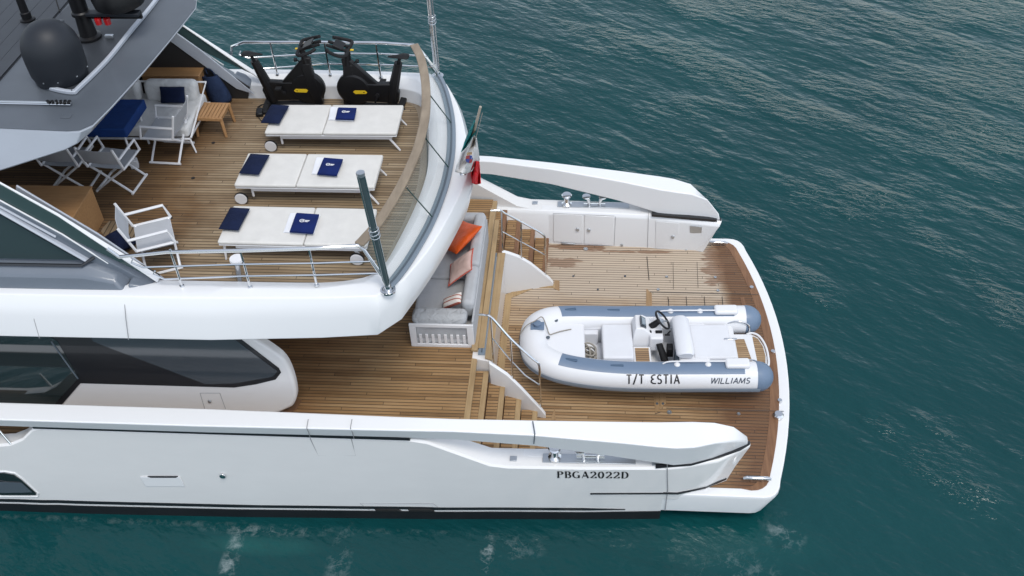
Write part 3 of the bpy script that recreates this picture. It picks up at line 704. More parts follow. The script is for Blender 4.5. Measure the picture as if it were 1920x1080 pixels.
# saloon side (near and far), window bands
for s in (1, -1):
    def C(px, py, b=2.30):
        p = A(px, py, y=YC-b); return Vector((p.x, b2y(b, s), p.z))
    def WP(px, py, off=0.):
        p = A(px, py, y=9.6)
        for _ in range(8): b = 2.50-.16*(p.z-1.5)+off; p = A(px, py, y=YC-b)
        return Vector((p.x, b2y(b, s), p.z))
    def WL(x, z, off=0.): return Vector((x, b2y(2.50-.16*(z-1.5)+off, s), z))
    face = [WL(-16, 1.50), WL(-5.3, 1.50), WP(496, 783), WP(530, 772), *spline([WP(549, 763), WP(556, 744), WP(549, 708), WP(534, 677), WP(510, 657), WP(482, 639)], 3), WP(440, 610), WL(-5.6, 3.6), WL(-16, 3.6)]
    MB().prism(face, (0, s*.16, 0)).build('saloon_side', 'cabin', Y, bevel=.045, seg=5)
    MB().prism([(-16, b2y(2.44, s), 1.555), (-4.68, b2y(2.47, s), 1.555), (-4.40, b2y(2.30, s), 1.555), (-4.36, b2y(2.12, s), 1.555), (-16, b2y(2.12, s), 1.555)], (0, 0, .14)).build('wall_foot', 'cabin', Y, bevel=.02, seg=3)
    o_ = .004
    MB().prism([WL(-16, 1.56, o_), WP(30, 774, o_), WP(93, 774, o_), WP(110, 765, o_), WP(151, 718, o_), WP(439, 726, o_), WP(480, 720, o_), WP(517, 711, o_), WP(527, 698, o_), WP(523, 690, o_), WP(455, 638, o_), WL(-5.3, 3.5, o_), WL(-16, 3.5, o_)], (0, -s*.008, 0)).build('window_surround', 'black', Y, smooth=0)
    o_ = .014
    MB().prism([WL(-16, 1.66, o_), WP(30, 760, o_), WP(100, 760, o_), WP(148, 708, o_), WP(108, 640, o_), WL(-8.2, 3.45, o_), WL(-16, 3.45, o_)], (0, -s*.004, 0)).build('saloon_window', 'paneglass', Y, smooth=0)
    MB().prism([WP(175, 640, o_), WP(200, 650, o_), WP(385, 720, o_), WP(438, 719, o_), WP(512, 706, o_), WP(520, 696, o_), WP(447, 641, o_), WL(-5.5, 3.45, o_), WL(-7.2, 3.45, o_)], (0, -s*.004, 0)).build('curved_window', 'skyglass', Y, smooth=0)
    MB().tube([WP(96, 640, .02), WP(146, 710, .02)], .014, 5).build('mullion', 'gasket', Y)
def CB(px, py):
    p = A(px, py, y=9.6)
    for _ in range(8): p = A(px, py, y=YC-(2.504-.16*(p.z-1.5)))
    return p
for a, c in (((375, 737), (384, 767)), ((412, 737), (423, 767)), ((375, 737), (412, 737))): MB().tube([CB(*a), CB(*c)], .004, 4).build('locker_seam', 'seam', Y)
MB().lathe([(0, -.02), (.022, -.02), (.028, 0), (0, 0)], CB(393, 752), 12, 'y').build('latch', 'steelmat', Y)
MB().prism([(-4.9, 9.50, 1.552), (-4.62, 9.50, 1.552), (-4.30, 9.72, 1.552), (-4.26, 9.92, 1.552), (-4.34, 9.94, 1.552), (-4.37, 9.77, 1.552), (-4.66, 9.57, 1.552), (-4.9, 9.57, 1.552)], (0, 0, .006)).build('corner_border', 'teakdark', Y, smooth=0)
MB().prism([(-16, 9.9, 1.56), (-5.1, 9.9, 1.56), (-5.1, 14.2, 1.56), (-16, 14.2, 1.56)], (0, 0, 1.94)).build('saloon', 'darklining', Y)

# upper deck with its moulded rim. perimeter stations (near side), mirrored round the stern
PER = [  # x,y for: deck edge, coaming inner top, ridge, widest, bottom edge, under inner
 ((-16, 9.72), (-16, 9.42), (-16, 9.20), (-16, 9.09), (-16, 9.02), (-16, 9.85)),
 ((-7.6, 9.72), (-7.6, 9.42), (-7.6, 9.22), (-7.6, 9.10), (-7.6, 9.03), (-7.6, 9.85)),
 ((-5.0, 9.72), (-5.0, 9.42), (-4.9, 9.23), (-4.9, 9.12), (-4.9, 9.05), (-4.9, 9.9)),
 ((-3.5, 9.73), (-3.45, 9.44), (-3.4, 9.28), (-3.4, 9.19), (-3.45, 9.14), (-3.6, 9.95)),
 ((-2.95, 9.84), (-2.88, 9.58), (-2.68, 9.33), (-2.66, 9.26), (-2.72, 9.22), (-3.1, 10.0)),
 ((-2.74, 10.06), (-2.64, 9.86), (-2.36, 9.66), (-2.34, 9.60), (-2.45, 9.52), (-2.9, 10.2)),
 ((-2.61, 10.7), (-2.45, 10.5), (-2.08, 10.36), (-2.06, 10.30), (-2.16, 10.36), (-2.8, 10.7)),
 ((-2.50, 11.4), (-2.32, 11.3), (-1.86, 11.25), (-1.84, 11.2), (-1.92, 11.3), (-2.75, 11.4)),
 ((-2.46, 12.05), (-2.25, 12.05), (-1.75, 12.05), (-1.73, 12.05), (-1.80, 12.05), (-2.7, 12.05))]
ZZ = (4.0, 4.29, 4.27, 4.0, 3.69, 3.66)
def per_pts(j):
    near = [Vector((q[j][0], q[j][1], ZZ[j])) for q in PER]
    return near
def full(j, n=5):
    near = per_pts(j)
    if j in (1, 2, 3, 4):
        sp = spline(near[5:] + [mir(near[-2])], n)[: (len(near)-6)*n+1]; near = near[:2]+[near[2].lerp(near[3], k/n) for k in range(n)]+[near[3].lerp(near[4], k/n) for k in range(n)]+[near[4].lerp(near[5], k/n) for k in range(n)]+sp
    else:
        sp = spline(near[2:] + [mir(near[-2])], n)[: (len(near)-3)*n+1]; near = near[:2]+sp
    return near + [mir(p) for p in reversed(near[:-1])]
cols = [full(j) for j in range(6)]
ridge = cols[2]; inner = cols[1]
# soft shoulder between ridge and widest
sh = [(a*.55+b*.45)+Vector((a-inner[i]).normalized())*.012 for i, (a, b) in enumerate(zip(cols[2], cols[3]))]
rings = [cols[0], [p+Vector((0,0,.24)) for p in cols[0]], None]
foot = [Vector((p.x*1, p.y, 3.9)) for p in cols[0]]
iw = [Vector(((a.x+b.x)/2, (a.y+b.y)/2, 4.285)) for a, b in zip(cols[0], cols[1])]
crest = [a*.93+b*.07 for a, b in zip(cols[2], cols[1])]
secs = [[foot[i], Vector((cols[0][i].x*.75+cols[1][i].x*.25, cols[0][i].y*.75+cols[1][i].y*.25, 4.20)), inner[i], crest[i], sh[i], cols[3][i], cols[4][i], cols[5][i]] for i in range(len(ridge))]
mb = MB(); mb.loft(secs, True, True); mb.build('upper_deck_moulding', 'white', Y, bevel=.012, seg=2, smooth=50)
dk = [p.copy() for p in cols[0]]
for p in dk: p.z = 4.0
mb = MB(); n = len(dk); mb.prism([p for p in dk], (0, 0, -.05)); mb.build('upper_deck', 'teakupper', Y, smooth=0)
MB().prism([Vector((p.x, p.y, 3.93)) for p in cols[5]], (0, 0, -.29)).build('deck_soffit', 'cabin', Y)
mb = MB()
for a, b in zip(dk[8:-8][:-1], dk[8:-8][1:]):
    ia = Vector((a.x-.10, a.y, 4.005)); ib = Vector((b.x-.10, b.y, 4.005)); mb.prism([Vector((a.x, a.y, 4.005)), Vector((b.x, b.y, 4.005)), ib, ia], (0, 0, -.01))
mb.build('upper_margin', 'railwood', Y, smooth=0)
for a, c, d in (((60, 548), (62, 600), (74, 634)), ((233, 551), (234, 600), (241, 637))):
    MB().tube([A(a[0], a[1], z=4.27), A(c[0], c[1]-25, y=9.165), A(c[0]+2, c[1], y=9.09), A(d[0], d[1], y=9.03)], .005, 4).build('panel_seam', 'seam', Y)

# stern windbreak: curved channel, leaning glass panes, teak rail on top
ch = [(-2.55, 9.50), (-2.47, 9.68), (-2.34, 10.08), (-2.18, 10.77), (-2.09, 11.5), (-2.07, 12.05)]
rl = [(-2.86, 9.58), (-2.80, 9.72), (-2.68, 10.05), (-2.52, 10.75), (-2.42, 11.5), (-2.40, 12.05)]
def sym(pts, z, n=6):
    v = [Vector((x, y, z)) for x, y in pts]; s_ = spline(v+[mir(v[-2])], n)[:(len(v)-1)*n+1]
    return s_+[mir(p) for p in reversed(s_[:-1])]
chp, rlp = sym(ch, 4.30), sym(rl, 4.90)
def ribbon(path, w, t, name, mat, up=Vector((0,0,1)), bevel=.0, parent=Y):
    secs = []
    for i, p in enumerate(path):
        tt = (path[min(i+1, len(path)-1)]-path[max(i-1, 0)]).normalized(); sd_ = tt.cross(up).normalized()
        secs.append([p-sd_*w/2, p-sd_*w/2+up*t, p+sd_*w/2+up*t, p+sd_*w/2])
    return MB().loft(secs).build(name, mat, parent, bevel=bevel)
WB = bpy.data.objects.new('windbreak', None); COL.objects.link(WB); WB.parent = Y; WB.location = (1.8, 0, 4.3)
ribbon(chp, .13, .025, 'glass_channel', 'channel', parent=WB, bevel=.004)
ribbon([p+Vector((0,0,.026)) for p in chp], .028, .006, 'channel_slot', 'gasket', parent=WB)
ribbon([p+Vector((.0,0,.012)) for p in rlp], .135, .035, 'teak_rail', 'railwood', parent=WB, bevel=.01)
cuts = [0, 19, 30, 41, len(chp)-1]
for a, b in zip(cuts[:-1], cuts[1:]):
    mb = MB(); aa, bb = chp[a:b+1], rlp[a:b+1]
    for i in range(len(aa)-1):
        mb.add([aa[i]+Vector((0,0,.03)), aa[i+1]+Vector((0,0,.03)), bb[i+1], bb[i]], [(0, 1, 2, 3)])
    g = mb.build('glass_pane', 'glass', WB); so_ = g.modifiers.new('s', 'SOLIDIFY'); so_.thickness = .012
for k in cuts: MB().tube([chp[k]+Vector((0,0,.03)), rlp[k]], .009, 5).build('pane_edge', 'glassedge', WB)

# side railings of the upper deck
def rail(s):
    r = bpy.data.objects.new('deck_railing', None); COL.objects.link(r); r.parent = Y; r.location = (0, -s*2.5, 4.3)
    def V(x, b, z): return Vector((x, b2y(b, s), z))
    bt = lambda x: 2.60 if x < -4.5 else 2.60 - (x+4.5)*.07
    top = [V(-6.07, 2.60, 4.90), V(-5.95, 2.60, 4.76), V(-5.3, 2.60, 4.86), V(-4.4, 2.60, 4.90), V(-3.4, 2.55, 4.92), V(-2.87, 2.48, 4.92), V(-2.80, 2.50, 4.86), V(-2.52, 2.60, 4.32)]
    if s == -1: top = [V(-5.98, 2.68, 4.62), V(-5.93, 2.66, 4.78), V(-5.7, 2.62, 4.88), V(-4.4, 2.60, 4.90), V(-3.4, 2.55, 4.92), V(-2.87, 2.48, 4.92), V(-2.80, 2.50, 4.86), V(-2.52, 2.60, 4.32)]
    MB().tube(top, .025, 10).build('top_rail', 'steel', r)
    for z, x0 in ((4.70, -5.68), (4.50, -5.45)):
        p = [V(x0-.10, 2.60, z+.03), V(x0-.14, 2.60, z-.03), V(x0, 2.61, z-.10), V(-4.4, 2.62, z-.01), V(-3.4, 2.58, z), V(-2.68 if z > 4.6 else -2.6, 2.52, z)]
        MB().tube(p, .013, 8).build('mid_rail', 'steel', r)
    for x in (-5.25, -4.35, -3.49):
        MB().tube([V(x, bt(x)+.015, 4.28), V(x, bt(x), 4.90)], .016, 8).build('post', 'steel', r)
        MB().lathe([(0, 0), (.035, 0), (.03, .02), (0, .022)], V(x, bt(x)+.015, 4.285), 12).build('post_foot', 'steel', r)
rail(1); rail(-1)
MB().tube([A(20, 832, z=1.60), A(0, 806, y=8.93)-Vector((.02, 0, 0))], .016, 8).build('side_gate_post', 'steel', Y)
# awning poles
for s, top in ((1, A(675, 322, y=9.40)), (-1, Vector((-2.57, 14.72, 6.25)))):
    base = Vector((-2.55, b2y(2.60, s), 4.27)); pl = bpy.data.objects.new('awning_pole', None); COL.objects.link(pl); pl.parent = Y; pl.location = base-Y.location
    d = top-base
    MB().lathe([(0, 0), (.10, 0), (.10, .025), (.075, .03), (.05, .02), (.045, .09), (0, .09)], base, 20).build('pole_socket', 'steel', pl)
    MB().tube([base+d*.02, base+d*.12, base+d*.97], [.024, .037, .037], 14).build('sleeve', 'polecover' if s == 1 else 'steel', pl)
    ox = Vector((.040, -.0, 0))
    MB().tube([base+d*.02-ox*.3, base+d*.10-ox, base+d*.99-ox], .014, 8).build('pole_edge', 'steel', pl)
    MB().tube([base+d*.02+ox*.3, base+d*.10+ox, base+d*.97+ox], .010, 8).build('pole_edge', 'steel', pl)
    MB().lathe([(0, 0), (.05, 0), (.05, .05), (0, .055)], base+d*.97, 14).build('end_cap', 'steelmat', pl)
    mb = MB()
    for k in range(3):
        c = base+d*(.49+.025*k); rr = .062
        mb.tube([c+Vector((rr*math.cos(a), rr*math.sin(a), .015*math.sin(a+k))) for a in [i*2*math.pi/12 for i in range(12)]], .006, 5, closed=True)
    mb.build('lashing', 'steelmat', pl)
# pedestal by the near rail
c = A(452, 533, z=4.0); c.z = 4.0; t_ = A(443, 484, y=c.y-.02)
pd = bpy.data.objects.new('shower_pedestal', None); COL.objects.link(pd); pd.parent = Y; pd.location = c-Y.location
MB().tube([c, Vector((t_.x, t_.y, t_.z-.05))], .05, 16).build('column', 'steel', pd)
MB().lathe([(0, -.05), (.085, -.05), (.095, -.03), (.09, 0), (0, .005)], t_, 20).build('cap', 'wmetal', pd)

# ---- side wings of the upper deck (dark screens sloping down to the rail)
for s in (1, -1):
    wg = bpy.data.objects.new('deck_wing', None); COL.objects.link(wg); wg.parent = Y; wg.location = (-3, -s*2.45, 4.3)
    def V(x, z, b): return Vector((x, b2y(b, s), z))
    k = 0 if s == 1 else 0
    # lower fairing
    fa = [(-16, 4.26), (-5.9, 4.26), (-5.98, 4.36), (-6.3, 4.62), (-16, 4.66)]
    secs = [[V(-16, 4.27, 2.76), V(-16, 4.50, 2.70), V(-16, 4.60, 2.58), V(-16, 4.60, 2.42), V(-16, 4.27, 2.42)],
            [V(-6.5, 4.27, 2.72), V(-6.5, 4.48, 2.68), V(-6.42, 4.58, 2.56), V(-6.42, 4.58, 2.42), V(-6.5, 4.27, 2.42)],
            [V(-6.0, 4.27, 2.72), V(-6.1, 4.38, 2.66), V(-6.1, 4.42, 2.56), V(-6.1, 4.42, 2.42), V(-5.95, 4.27, 2.42)]]
    MB().loft(secs).build('fairing', 'greypaint', wg, bevel=.03, seg=3)
    # body: sloping fin
    body = [(-16, 4.1), (-5.86, 4.1), (-5.74, 4.22), (-6.36, 4.74), (-7.2, 5.50), (-7.7, 5.72), (-16, 5.75)]
    MB().prism([V(x, z, 2.50) for x, z in body], (0, s*.16, 0)).build('fin', 'greypaint', wg, bevel=.02, seg=3)
    # side window in the fin with light frame
    win = [(-16, 4.62), (-6.55, 4.62), (-7.36, 5.36), (-7.7, 5.62), (-16, 5.66)]
    MB().prism([V(x, z, 2.503) for x, z in win], (0, -s*.012, 0)).build('side_window', 'greenglass', wg, smooth=0)
    fr = [V(x, z, 2.52) for x, z in ((-7.85, 5.66), (-7.30, 5.42), (-6.44, 4.62))]
    MB().tube(fr, .046, 6, flat=.5).build('window_frame', 'greylight', wg)
    # inner lining
    lin = [(-16, 4.0), (-5.74, 4.0), (-5.66, 4.22), (-6.36, 4.84), (-7.1, 5.56), (-16, 5.70)]
    MB().prism([V(x, z, 2.335) for x, z in lin], (0, s*.02, 0)).build('lining', 'darklining', wg, bevel=.004)
    MB().prism([V(x, z, 2.325) for x, z in ((-5.88, 4.20), (-5.60, 4.10), (-6.30, 4.90), (-7.1, 5.66), (-7.18, 5.48), (-6.5, 4.80))], (0, s*.03, 0)).build('lining_frame', 'greylight', wg, bevel=.006)
    # glass windbreak strip with white cap along the slope
    cap = [(-7.5, 6.06), (-6.62, 5.30), (-5.62, 4.24)] if s == 1 else [(-7.4, 5.95), (-6.52, 5.21), (-5.48, 4.30)]
    bs = .04
    MB().prism([V(x, z, 2.48) for x, z in cap]+[V(x-.02, z-.30, 2.48) for x, z in reversed(cap[:-1])], (0, s*.014, 0)).build('glass_strip', 'screenglass', wg, smooth=0)
    lo_ = [V(x-.03, z-.27, 2.495) for x, z in cap]
    MB().tube([lo_[0], lo_[1], lo_[1].lerp(lo_[2], .45)], .011, 6).build('glass_bead', 'white', wg)
    MB().tube([lo_[0].lerp(lo_[1], .25)-Vector((.05, 0, .07)), lo_[0].lerp(lo_[1], .95)-Vector((.05, 0, .07))], .03, 6, flat=.5).build('trim_panel', 'greylight', wg)
    MB().tube([V(-16, 4.60, 2.62), V(-6.50, 4.60, 2.60), V(-6.35, 4.66, 2.50)], .022, 6).build('dark_joint', 'black', wg)
    mb = MB(); secs = []
    for i, (x, z) in enumerate(cap):
        wd = (.008, .018, .055)[i]
        secs.append([V(x, z, 2.46-wd), V(x, z+.03, 2.46-wd), V(x, z+.03, 2.46+wd), V(x, z, 2.46+wd)])
    mb.loft(secs); mb.build('wing_cap', 'white', wg, bevel=.006)
    MB().prism([V(-5.98, 4.06, 2.70), V(-5.72, 4.06, 2.70), V(-5.66, 4.24, 2.62), V(-5.95, 4.34, 2.66)], (0, s*.30, 0)).build('wing_foot', 'greypaint', wg, bevel=.03, seg=3)

# ---- hardtop
RT = bpy.data.objects.new('hardtop', None); COL.objects.link(RT); RT.parent = Y; RT.location = (-4, 0, 5.8)
edge_top = [(-16, 10.36), (-7.39, 10.30), (-6.50, 10.25), (-6.34, 10.27), (-6.22, 10.40), (-6.14, 10.80), (-6.01, 11.69), (-5.93, 12.4), (-5.88, 12.9), (-5.83, 13.5), (-5.90, 13.75), (-6.1, 13.85), (-16, 13.74)]
edge_bot = [(-16, 9.74), (-7.32, 9.86), (-6.56, 10.16), (-6.40, 10.22), (-6.27, 10.38), (-6.18, 10.80), (-6.05, 11.69), (-5.97, 12.4), (-5.92, 12.9), (-5.87, 13.5), (-5.95, 13.80), (-6.15, 13.95), (-16, 14.36)]
edge_und = [(-16, 9.84), (-7.32, 9.96), (-6.62, 10.26), (-6.46, 10.32), (-6.36, 10.45), (-6.28, 10.80), (-6.15, 11.69), (-6.07, 12.4), (-6.02, 12.9), (-5.97, 13.5), (-6.05, 13.7), (-6.25, 13.85), (-16, 14.26)]
zb = [5.76, 5.79, 5.90, 5.96, 6.02, 6.05, 6.05, 6.05, 6.05, 6.05, 6.0, 5.95, 5.76]
mb = MB(); secs = []
n = len(edge_top)
vs = [Vector((x, y, 6.10)) for x, y in edge_top]+[Vector((x, y, z)) for (x, y), z in zip(edge_bot, zb)]+[Vector((x, y, z-.06)) for (x, y), z in zip(edge_und, zb)]
fs = [tuple(range(n-1, -1, -1)) , tuple(range(2*n, 3*n))]
for k in range(2):
    for j in range(n): fs.append((k*n+j, k*n+(j+1) % n, (k+1)*n+(j+1) % n, (k+1)*n+j))
mb.add(vs, fs); o = mb.build('roof_shell', 'roofface', RT, bevel=.012, seg=2)
ins = [(x-.02 if i in (2,3,4,5,6,7,8,9) else x, y+(.025 if y < 11 else 0)-(.03 if y > 13.7 else 0)) for i, (x, y) in enumerate(edge_top)]
MB().prism([Vector((x, y, 6.108)) for x, y in ins], (0, 0, -.006)).build('roof_panel', 'roofgrey', RT, smooth=0)
# louvres
LV = [A(0, 148, z=6.13), A(58, 82, z=6.13)]
mb = MB()
d_ = (LV[1]-LV[0]).normalized(); nrm = Vector((-d_.y, d_.x, 0)); nrm = -nrm if nrm.x > 0 else nrm
for k in range(9):
    o_ = LV[0]-d_*1.2 + nrm*(.02+.21*k)
    e_ = o_ + d_*4.2
    mb.prism([o_, e_, e_+nrm*.19+Vector((0,0,.012)), o_+nrm*.19+Vector((0,0,.012))], (0, 0, -.02))
mb.build('louvre_blades', 'louvre', RT, smooth=0)
MB().prism([LV[0]-d_*1.2+nrm*.0-Vector((0,0,.018)), LV[0]+d_*3.1-Vector((0,0,.018)), LV[0]+d_*3.1+nrm*3-Vector((0,0,.018)), LV[0]-d_*1.2+nrm*3-Vector((0,0,.018))], (0, 0, .004)).build('louvre_bed', 'black', RT, smooth=0)
# equipment tray with metal lip
trp = spline([A(q[0], q[1], z=6.16) for q in ((66, 132), (70, 148), (84, 159), (112, 167), (136, 170), (146, 163), (200, 110), (245, 55), (292, -2), (330, -60))], 5)
MB().prism([Vector((p.x, p.y, 6.112)) for p in trp]+[A(200, -60, z=6.112), A(80, 60, z=6.112)], (0, 0, .01)).build('tray_floor', 'louvre', RT, smooth=0)
ribbon([Vector((p.x, p.y, 6.112)) for p in trp], .055, .055, 'tray_lip', 'greylight', bevel=.012, parent=RT)
# radomes
def radome(px, py, r, hh, z0=6.13):
    c = A(px, py, z=z0); c.z = z0
    prof = [(0, 0), (r*.9, 0), (r*.92, .05), (r*.98, .12)]+[(r, hh*.35)]+[(r*math.cos(R(a))**.9, hh*.5+hh*.5*math.sin(R(a))) for a in range(0, 90, 10)]+[(0, hh)]
    o = MB().lathe(prof, c, 36).build('satellite_dome', 'radome', RT); 
    mb = MB()
    for a in (-100, -70, -30, 10): mb.lathe([(0, -.01), (.010, -.01), (.010, .01), (0, .01)], c+Vector((r*.97*math.cos(R(a)), r*.97*math.sin(R(a)), .11)), 8, 'y')
    mb.build('bolt', 'steelmat', o)
radome(116, 143, .375, .80); 
# the mast with its crossbar, lamps and a second dome
MT = RT
b0 = A(168, 70, z=6.13)
MB().lathe([(0, 0), (.17, 0), (.17, .03), (.12, .05), (.10, .35), (.13, .36), (.13, .40), (.11, .42), (.12, 1.2), (0, 1.2)], b0, 20).build('mast_column', 'blackplastic', RT)
MB().box(b0+Vector((.45, -.02, .38)), (.80, .13, .05)).build('mast_arm', 'radome', RT, bevel=.008)
MB().box(b0+Vector((.45, .02, .32)), (.80, .05, .07)).build('arm_rib', 'blackplastic', RT, bevel=.008)
for dx in (.24, .37):
    MB().lathe([(0, -.10), (.045, -.09), (.05, -.03), (.045, 0), (0, 0)], b0+Vector((dx, -.06, .33)), 14).build('warning_lamp', 'red', RT)
c2 = b0+Vector((.55, .10, .42))
MB().lathe([(0, 0), (.24, .0), (.34, .06), (.36, .18), (.30, .35), (0, .45)], c2, 28).build('radar_dome', 'blackplastic', RT)
MB().box(b0+Vector((-.28, -.15, .22)), (.16, .02, .26)).build('equipment_plate', 'roofgrey', RT, bevel=.005)
b1 = A(52, 37, z=6.14)
MB().lathe([(0, 0), (.11, 0), (.11, .02), (.07, .03), (.075, .12), (.06, .13), (.055, .5), (0, .5)], b1, 16).build('deck_antenna', 'blackplastic', RT)
MB().tube([A(112, 22, z=6.14), A(104, -10, z=6.14)+Vector((0, 0, .3))], .010, 6).build('whip_antenna', 'blackplastic', RT)
MB().box(A(205, 68, z=6.16), (.12, .05, .05)).build('cable_clamp', 'steelmat', RT, bevel=.008)
# hand rail lying on the roof
p0, p1 = A(-30, 190, z=6.15), A(133, 193, z=6.15)
MB().tube([p0, p1], .016, 8).build('roof_rod', 'steelmat', RT)
MB().tube([p0+Vector((0, -.025, -.01)), p1+Vector((0, -.025, -.01))], .008, 6).build('roof_rod_edge', 'steel', RT)
mb = MB()
for k in range(6): mb.box(p1+Vector((-.02-.055*k, .0, .012)), (.035, .06+.012*(k % 2), .035), .2*k)
mb.build('rod_clamp', 'blackplastic', RT, bevel=.004)
MB().box(A(125, 217, z=6.112), (.13, .11, .008)).build('roof_hatch', 'roofgrey', RT, bevel=.003)

for q in ((400, 268), (362, 334), (320, 409), (757, 205)):
    MB().lathe([(0, 0), (.03, 0), (.03, .006), (0, .006)], A(q[0], q[1], z=4.0), 12).build('deck_drain', 'darklining', Y)

# ================================================================ things on the upper deck
# sun loungers: local frame, x along (head at -x), base on deck
ZD = 4.0
def make_lounger(label, wheel_x):
    t = thing('sun_lounger', label, 'sun lounger', (0, 0, 0), 0, 'cream sun loungers on the upper deck')
    mb = MB()
    L, W_ = 2.06, .80
    sk = .0
    for y in (-.36, .36): mb.box((.06, y*.93, .235), (1.74, .035, .07))
    for x in (-.80, .92): mb.box((x, 0, .235), (.035, .67, .06))
    mb.build('frame', 'wmetal', t, local=True, bevel=.006)
    mb = MB(); mb.prism([(-1.02, -.39, .29), (1.02, -.39, .29), (1.02, .39, .29), (-1.02, .39, .29)], (0, 0, -.018)); mb.build('sling_base', 'wmetal', t, local=True, bevel=.008)
    def pad(x0, x1, nm):
        mb = MB(); mb.box(((x0+x1)/2, 0, .322), (x1-x0-.006, W_-.01, .06)); return mb.build(nm, 'cream', t, local=True, bevel=.026, seg=4)
    seam = -.12 if wheel_x < 0 else .16
    pad(-1.03, seam, 'head_cushion'); pad(seam, 1.03, 'foot_cushion')
    for y in (-.33, .33):
        if wheel_x < 0:
            MB().tube([(.88, y, .23), (1.04, y*1.06, .0)], [.020, .015], 8).build('leg', 'wmetal', t, local=True)
            MB().tube([(-.80, y, .22), (-.80, y, .10)], .018, 8).build('leg', 'wmetal', t, local=True)
        else:
            MB().tube([(-.97, y, .23), (-.99, y*1.06, .0)], [.020, .015], 8).build('leg', 'wmetal', t, local=True)
            MB().tube([(.82, y, .22), (.90, y, .10)], .018, 8).build('leg', 'wmetal', t, local=True)
        sgn = 1 if y > 0 else -1
        w_ = MB().lathe([(0, -.016), (.096, -.016), (.10, -.008), (.10, .008), (.096, .016), (0, .016)], (wheel_x-.07, y+sgn*.06, .10), 28, 'y').build('wheel', 'blackmatte', t, local=True)
        MB().lathe([(0, -.006), (.09, -.006), (.092, 0), (.09, .006), (0, .006)], (wheel_x-.07, y+sgn*.080, .10), 28, 'y').build('wheel_cover', 'wmetal', w_, local=True)
    return t
lo = make_lounger('sun lounger nearest the exercise bikes, white folded cream cushion and navy pillow', -.90)
lo['label'] = 'cream sun lounger nearest the two black exercise bikes'
lo2 = dup(lo, (0,0,0), 0, 'cream sun lounger in the middle of the row of three')
lo3 = make_lounger('cream sun lounger nearest the steel side railing in the foreground', .93)
for o_, cx, cyy, rz in ((lo, -3.99, 13.27, R(.4)), (lo2, -4.10, 11.93, R(-.2)), (lo3, -3.98, 10.65, R(-.6))):
    o_.location = (cx, cyy, ZD); o_.rotation_euler.z = rz
zt = ZD+.353
def put_pillow(nm, mat, label, corners, z, t, seed, cat='pillow', group=None, bevel=0):
    """soft pillow lying flat: corners in the photo -> centre, size and turn"""
    P = [A(*q, z=z+t*.4) for q in corners]; c = sum(P, Vector())/4
    u = ((P[1]+P[2])-(P[0]+P[3]))/2; v = ((P[0]+P[1])-(P[3]+P[2]))/2
    ang = math.atan2(u.y, u.x); 
    mb = MB(); mb.pillow((0, 0, t*.5), u.length*1.06, v.length*1.06, t, None, 11, .05, seed)
    o = mb.build(nm, mat, None, smooth=60, sub=1); o.location = (c.x, c.y, z+.004); o.rotation_euler = (0, 0, ang)
    return tag(o, label, cat, group)
put_pillow('pillow', 'navy', 'navy pillow on the sun lounger nearest the exercise bikes', [(502, 197), (538, 199), (530, 234), (495, 232)], zt, .10, 1, group='navy pillows on the sun loungers')
put_pillow('pillow', 'navy', 'navy pillow on the middle sun lounger', [(464, 288), (502, 292), (491, 329), (453, 328)], zt, .09, 2, group='navy pillows on the sun loungers')
put_pillow('pillow', 'navy', 'navy pillow on the sun lounger nearest the foreground railing', [(433, 390), (470, 391), (448, 435), (408, 431)], zt, .09, 3, group='navy pillows on the sun loungers')
def towel(corners, z, t, mat, label, nm='folded_towel', layers=2, logo=False, group=None):
    P = [A(*q, z=z) for q in corners]; c = sum(P, Vector())/4; c.z = z
    u = (((P[1]+P[2])-(P[0]+P[3]))/2); v = (((P[0]+P[1])-(P[3]+P[2]))/2); u.z = v.z = 0
    root = thing(nm, label, 'towel', c, 0, group)
    for k in range(layers):
        mb = MB(); sh = .012*(k % 2); hz = t/layers
        q = [(-.5*u+.5*v), (.5*u+.5*v), (.5*u-.5*v), (-.5*u-.5*v)]
        mb.prism([p*(1-.02*k)+Vector((sh, -sh*.6, hz*k+.001)) for p in q], (0, 0, hz-.002))
        mb.build('fold', mat, root, local=True, bevel=hz*.42, seg=3)
    if logo:
        mb = MB(); uu, vv = u.normalized(), v.normalized(); s_ = u.length
        def q(a, b): return uu*(a*s_)+vv*(b*s_)+Vector((0, 0, t+.003))
        r0 = .085
        ring = [q(-.10+r0*math.cos(R(a)), .06+r0*math.sin(R(a))) for a in range(30, 335, 15)]
        for a, b in zip(ring[:-1], ring[1:]):
            n_ = Vector((-(b-a).y, (b-a).x, 0)).normalized()*.006; mb.poly([a-n_, b-n_, b+n_, a+n_])
        for (a, b) in (((-.02, .15), (-.02, -.02)), ((.02, .10), (.22, .10)), ((.02, .055), (.20, .055)), ((.02, .01), (.16, .01)), ((-.14, .06), (-.03, .06))):
            a, b = q(*a), q(*b); n_ = Vector((-(b-a).y, (b-a).x, 0)).normalized()*.005; mb.poly([a-n_, b-n_, b+n_, a+n_])
        mb.build('logo_print', 'inkwhite', root, local=True, smooth=0)
    return root
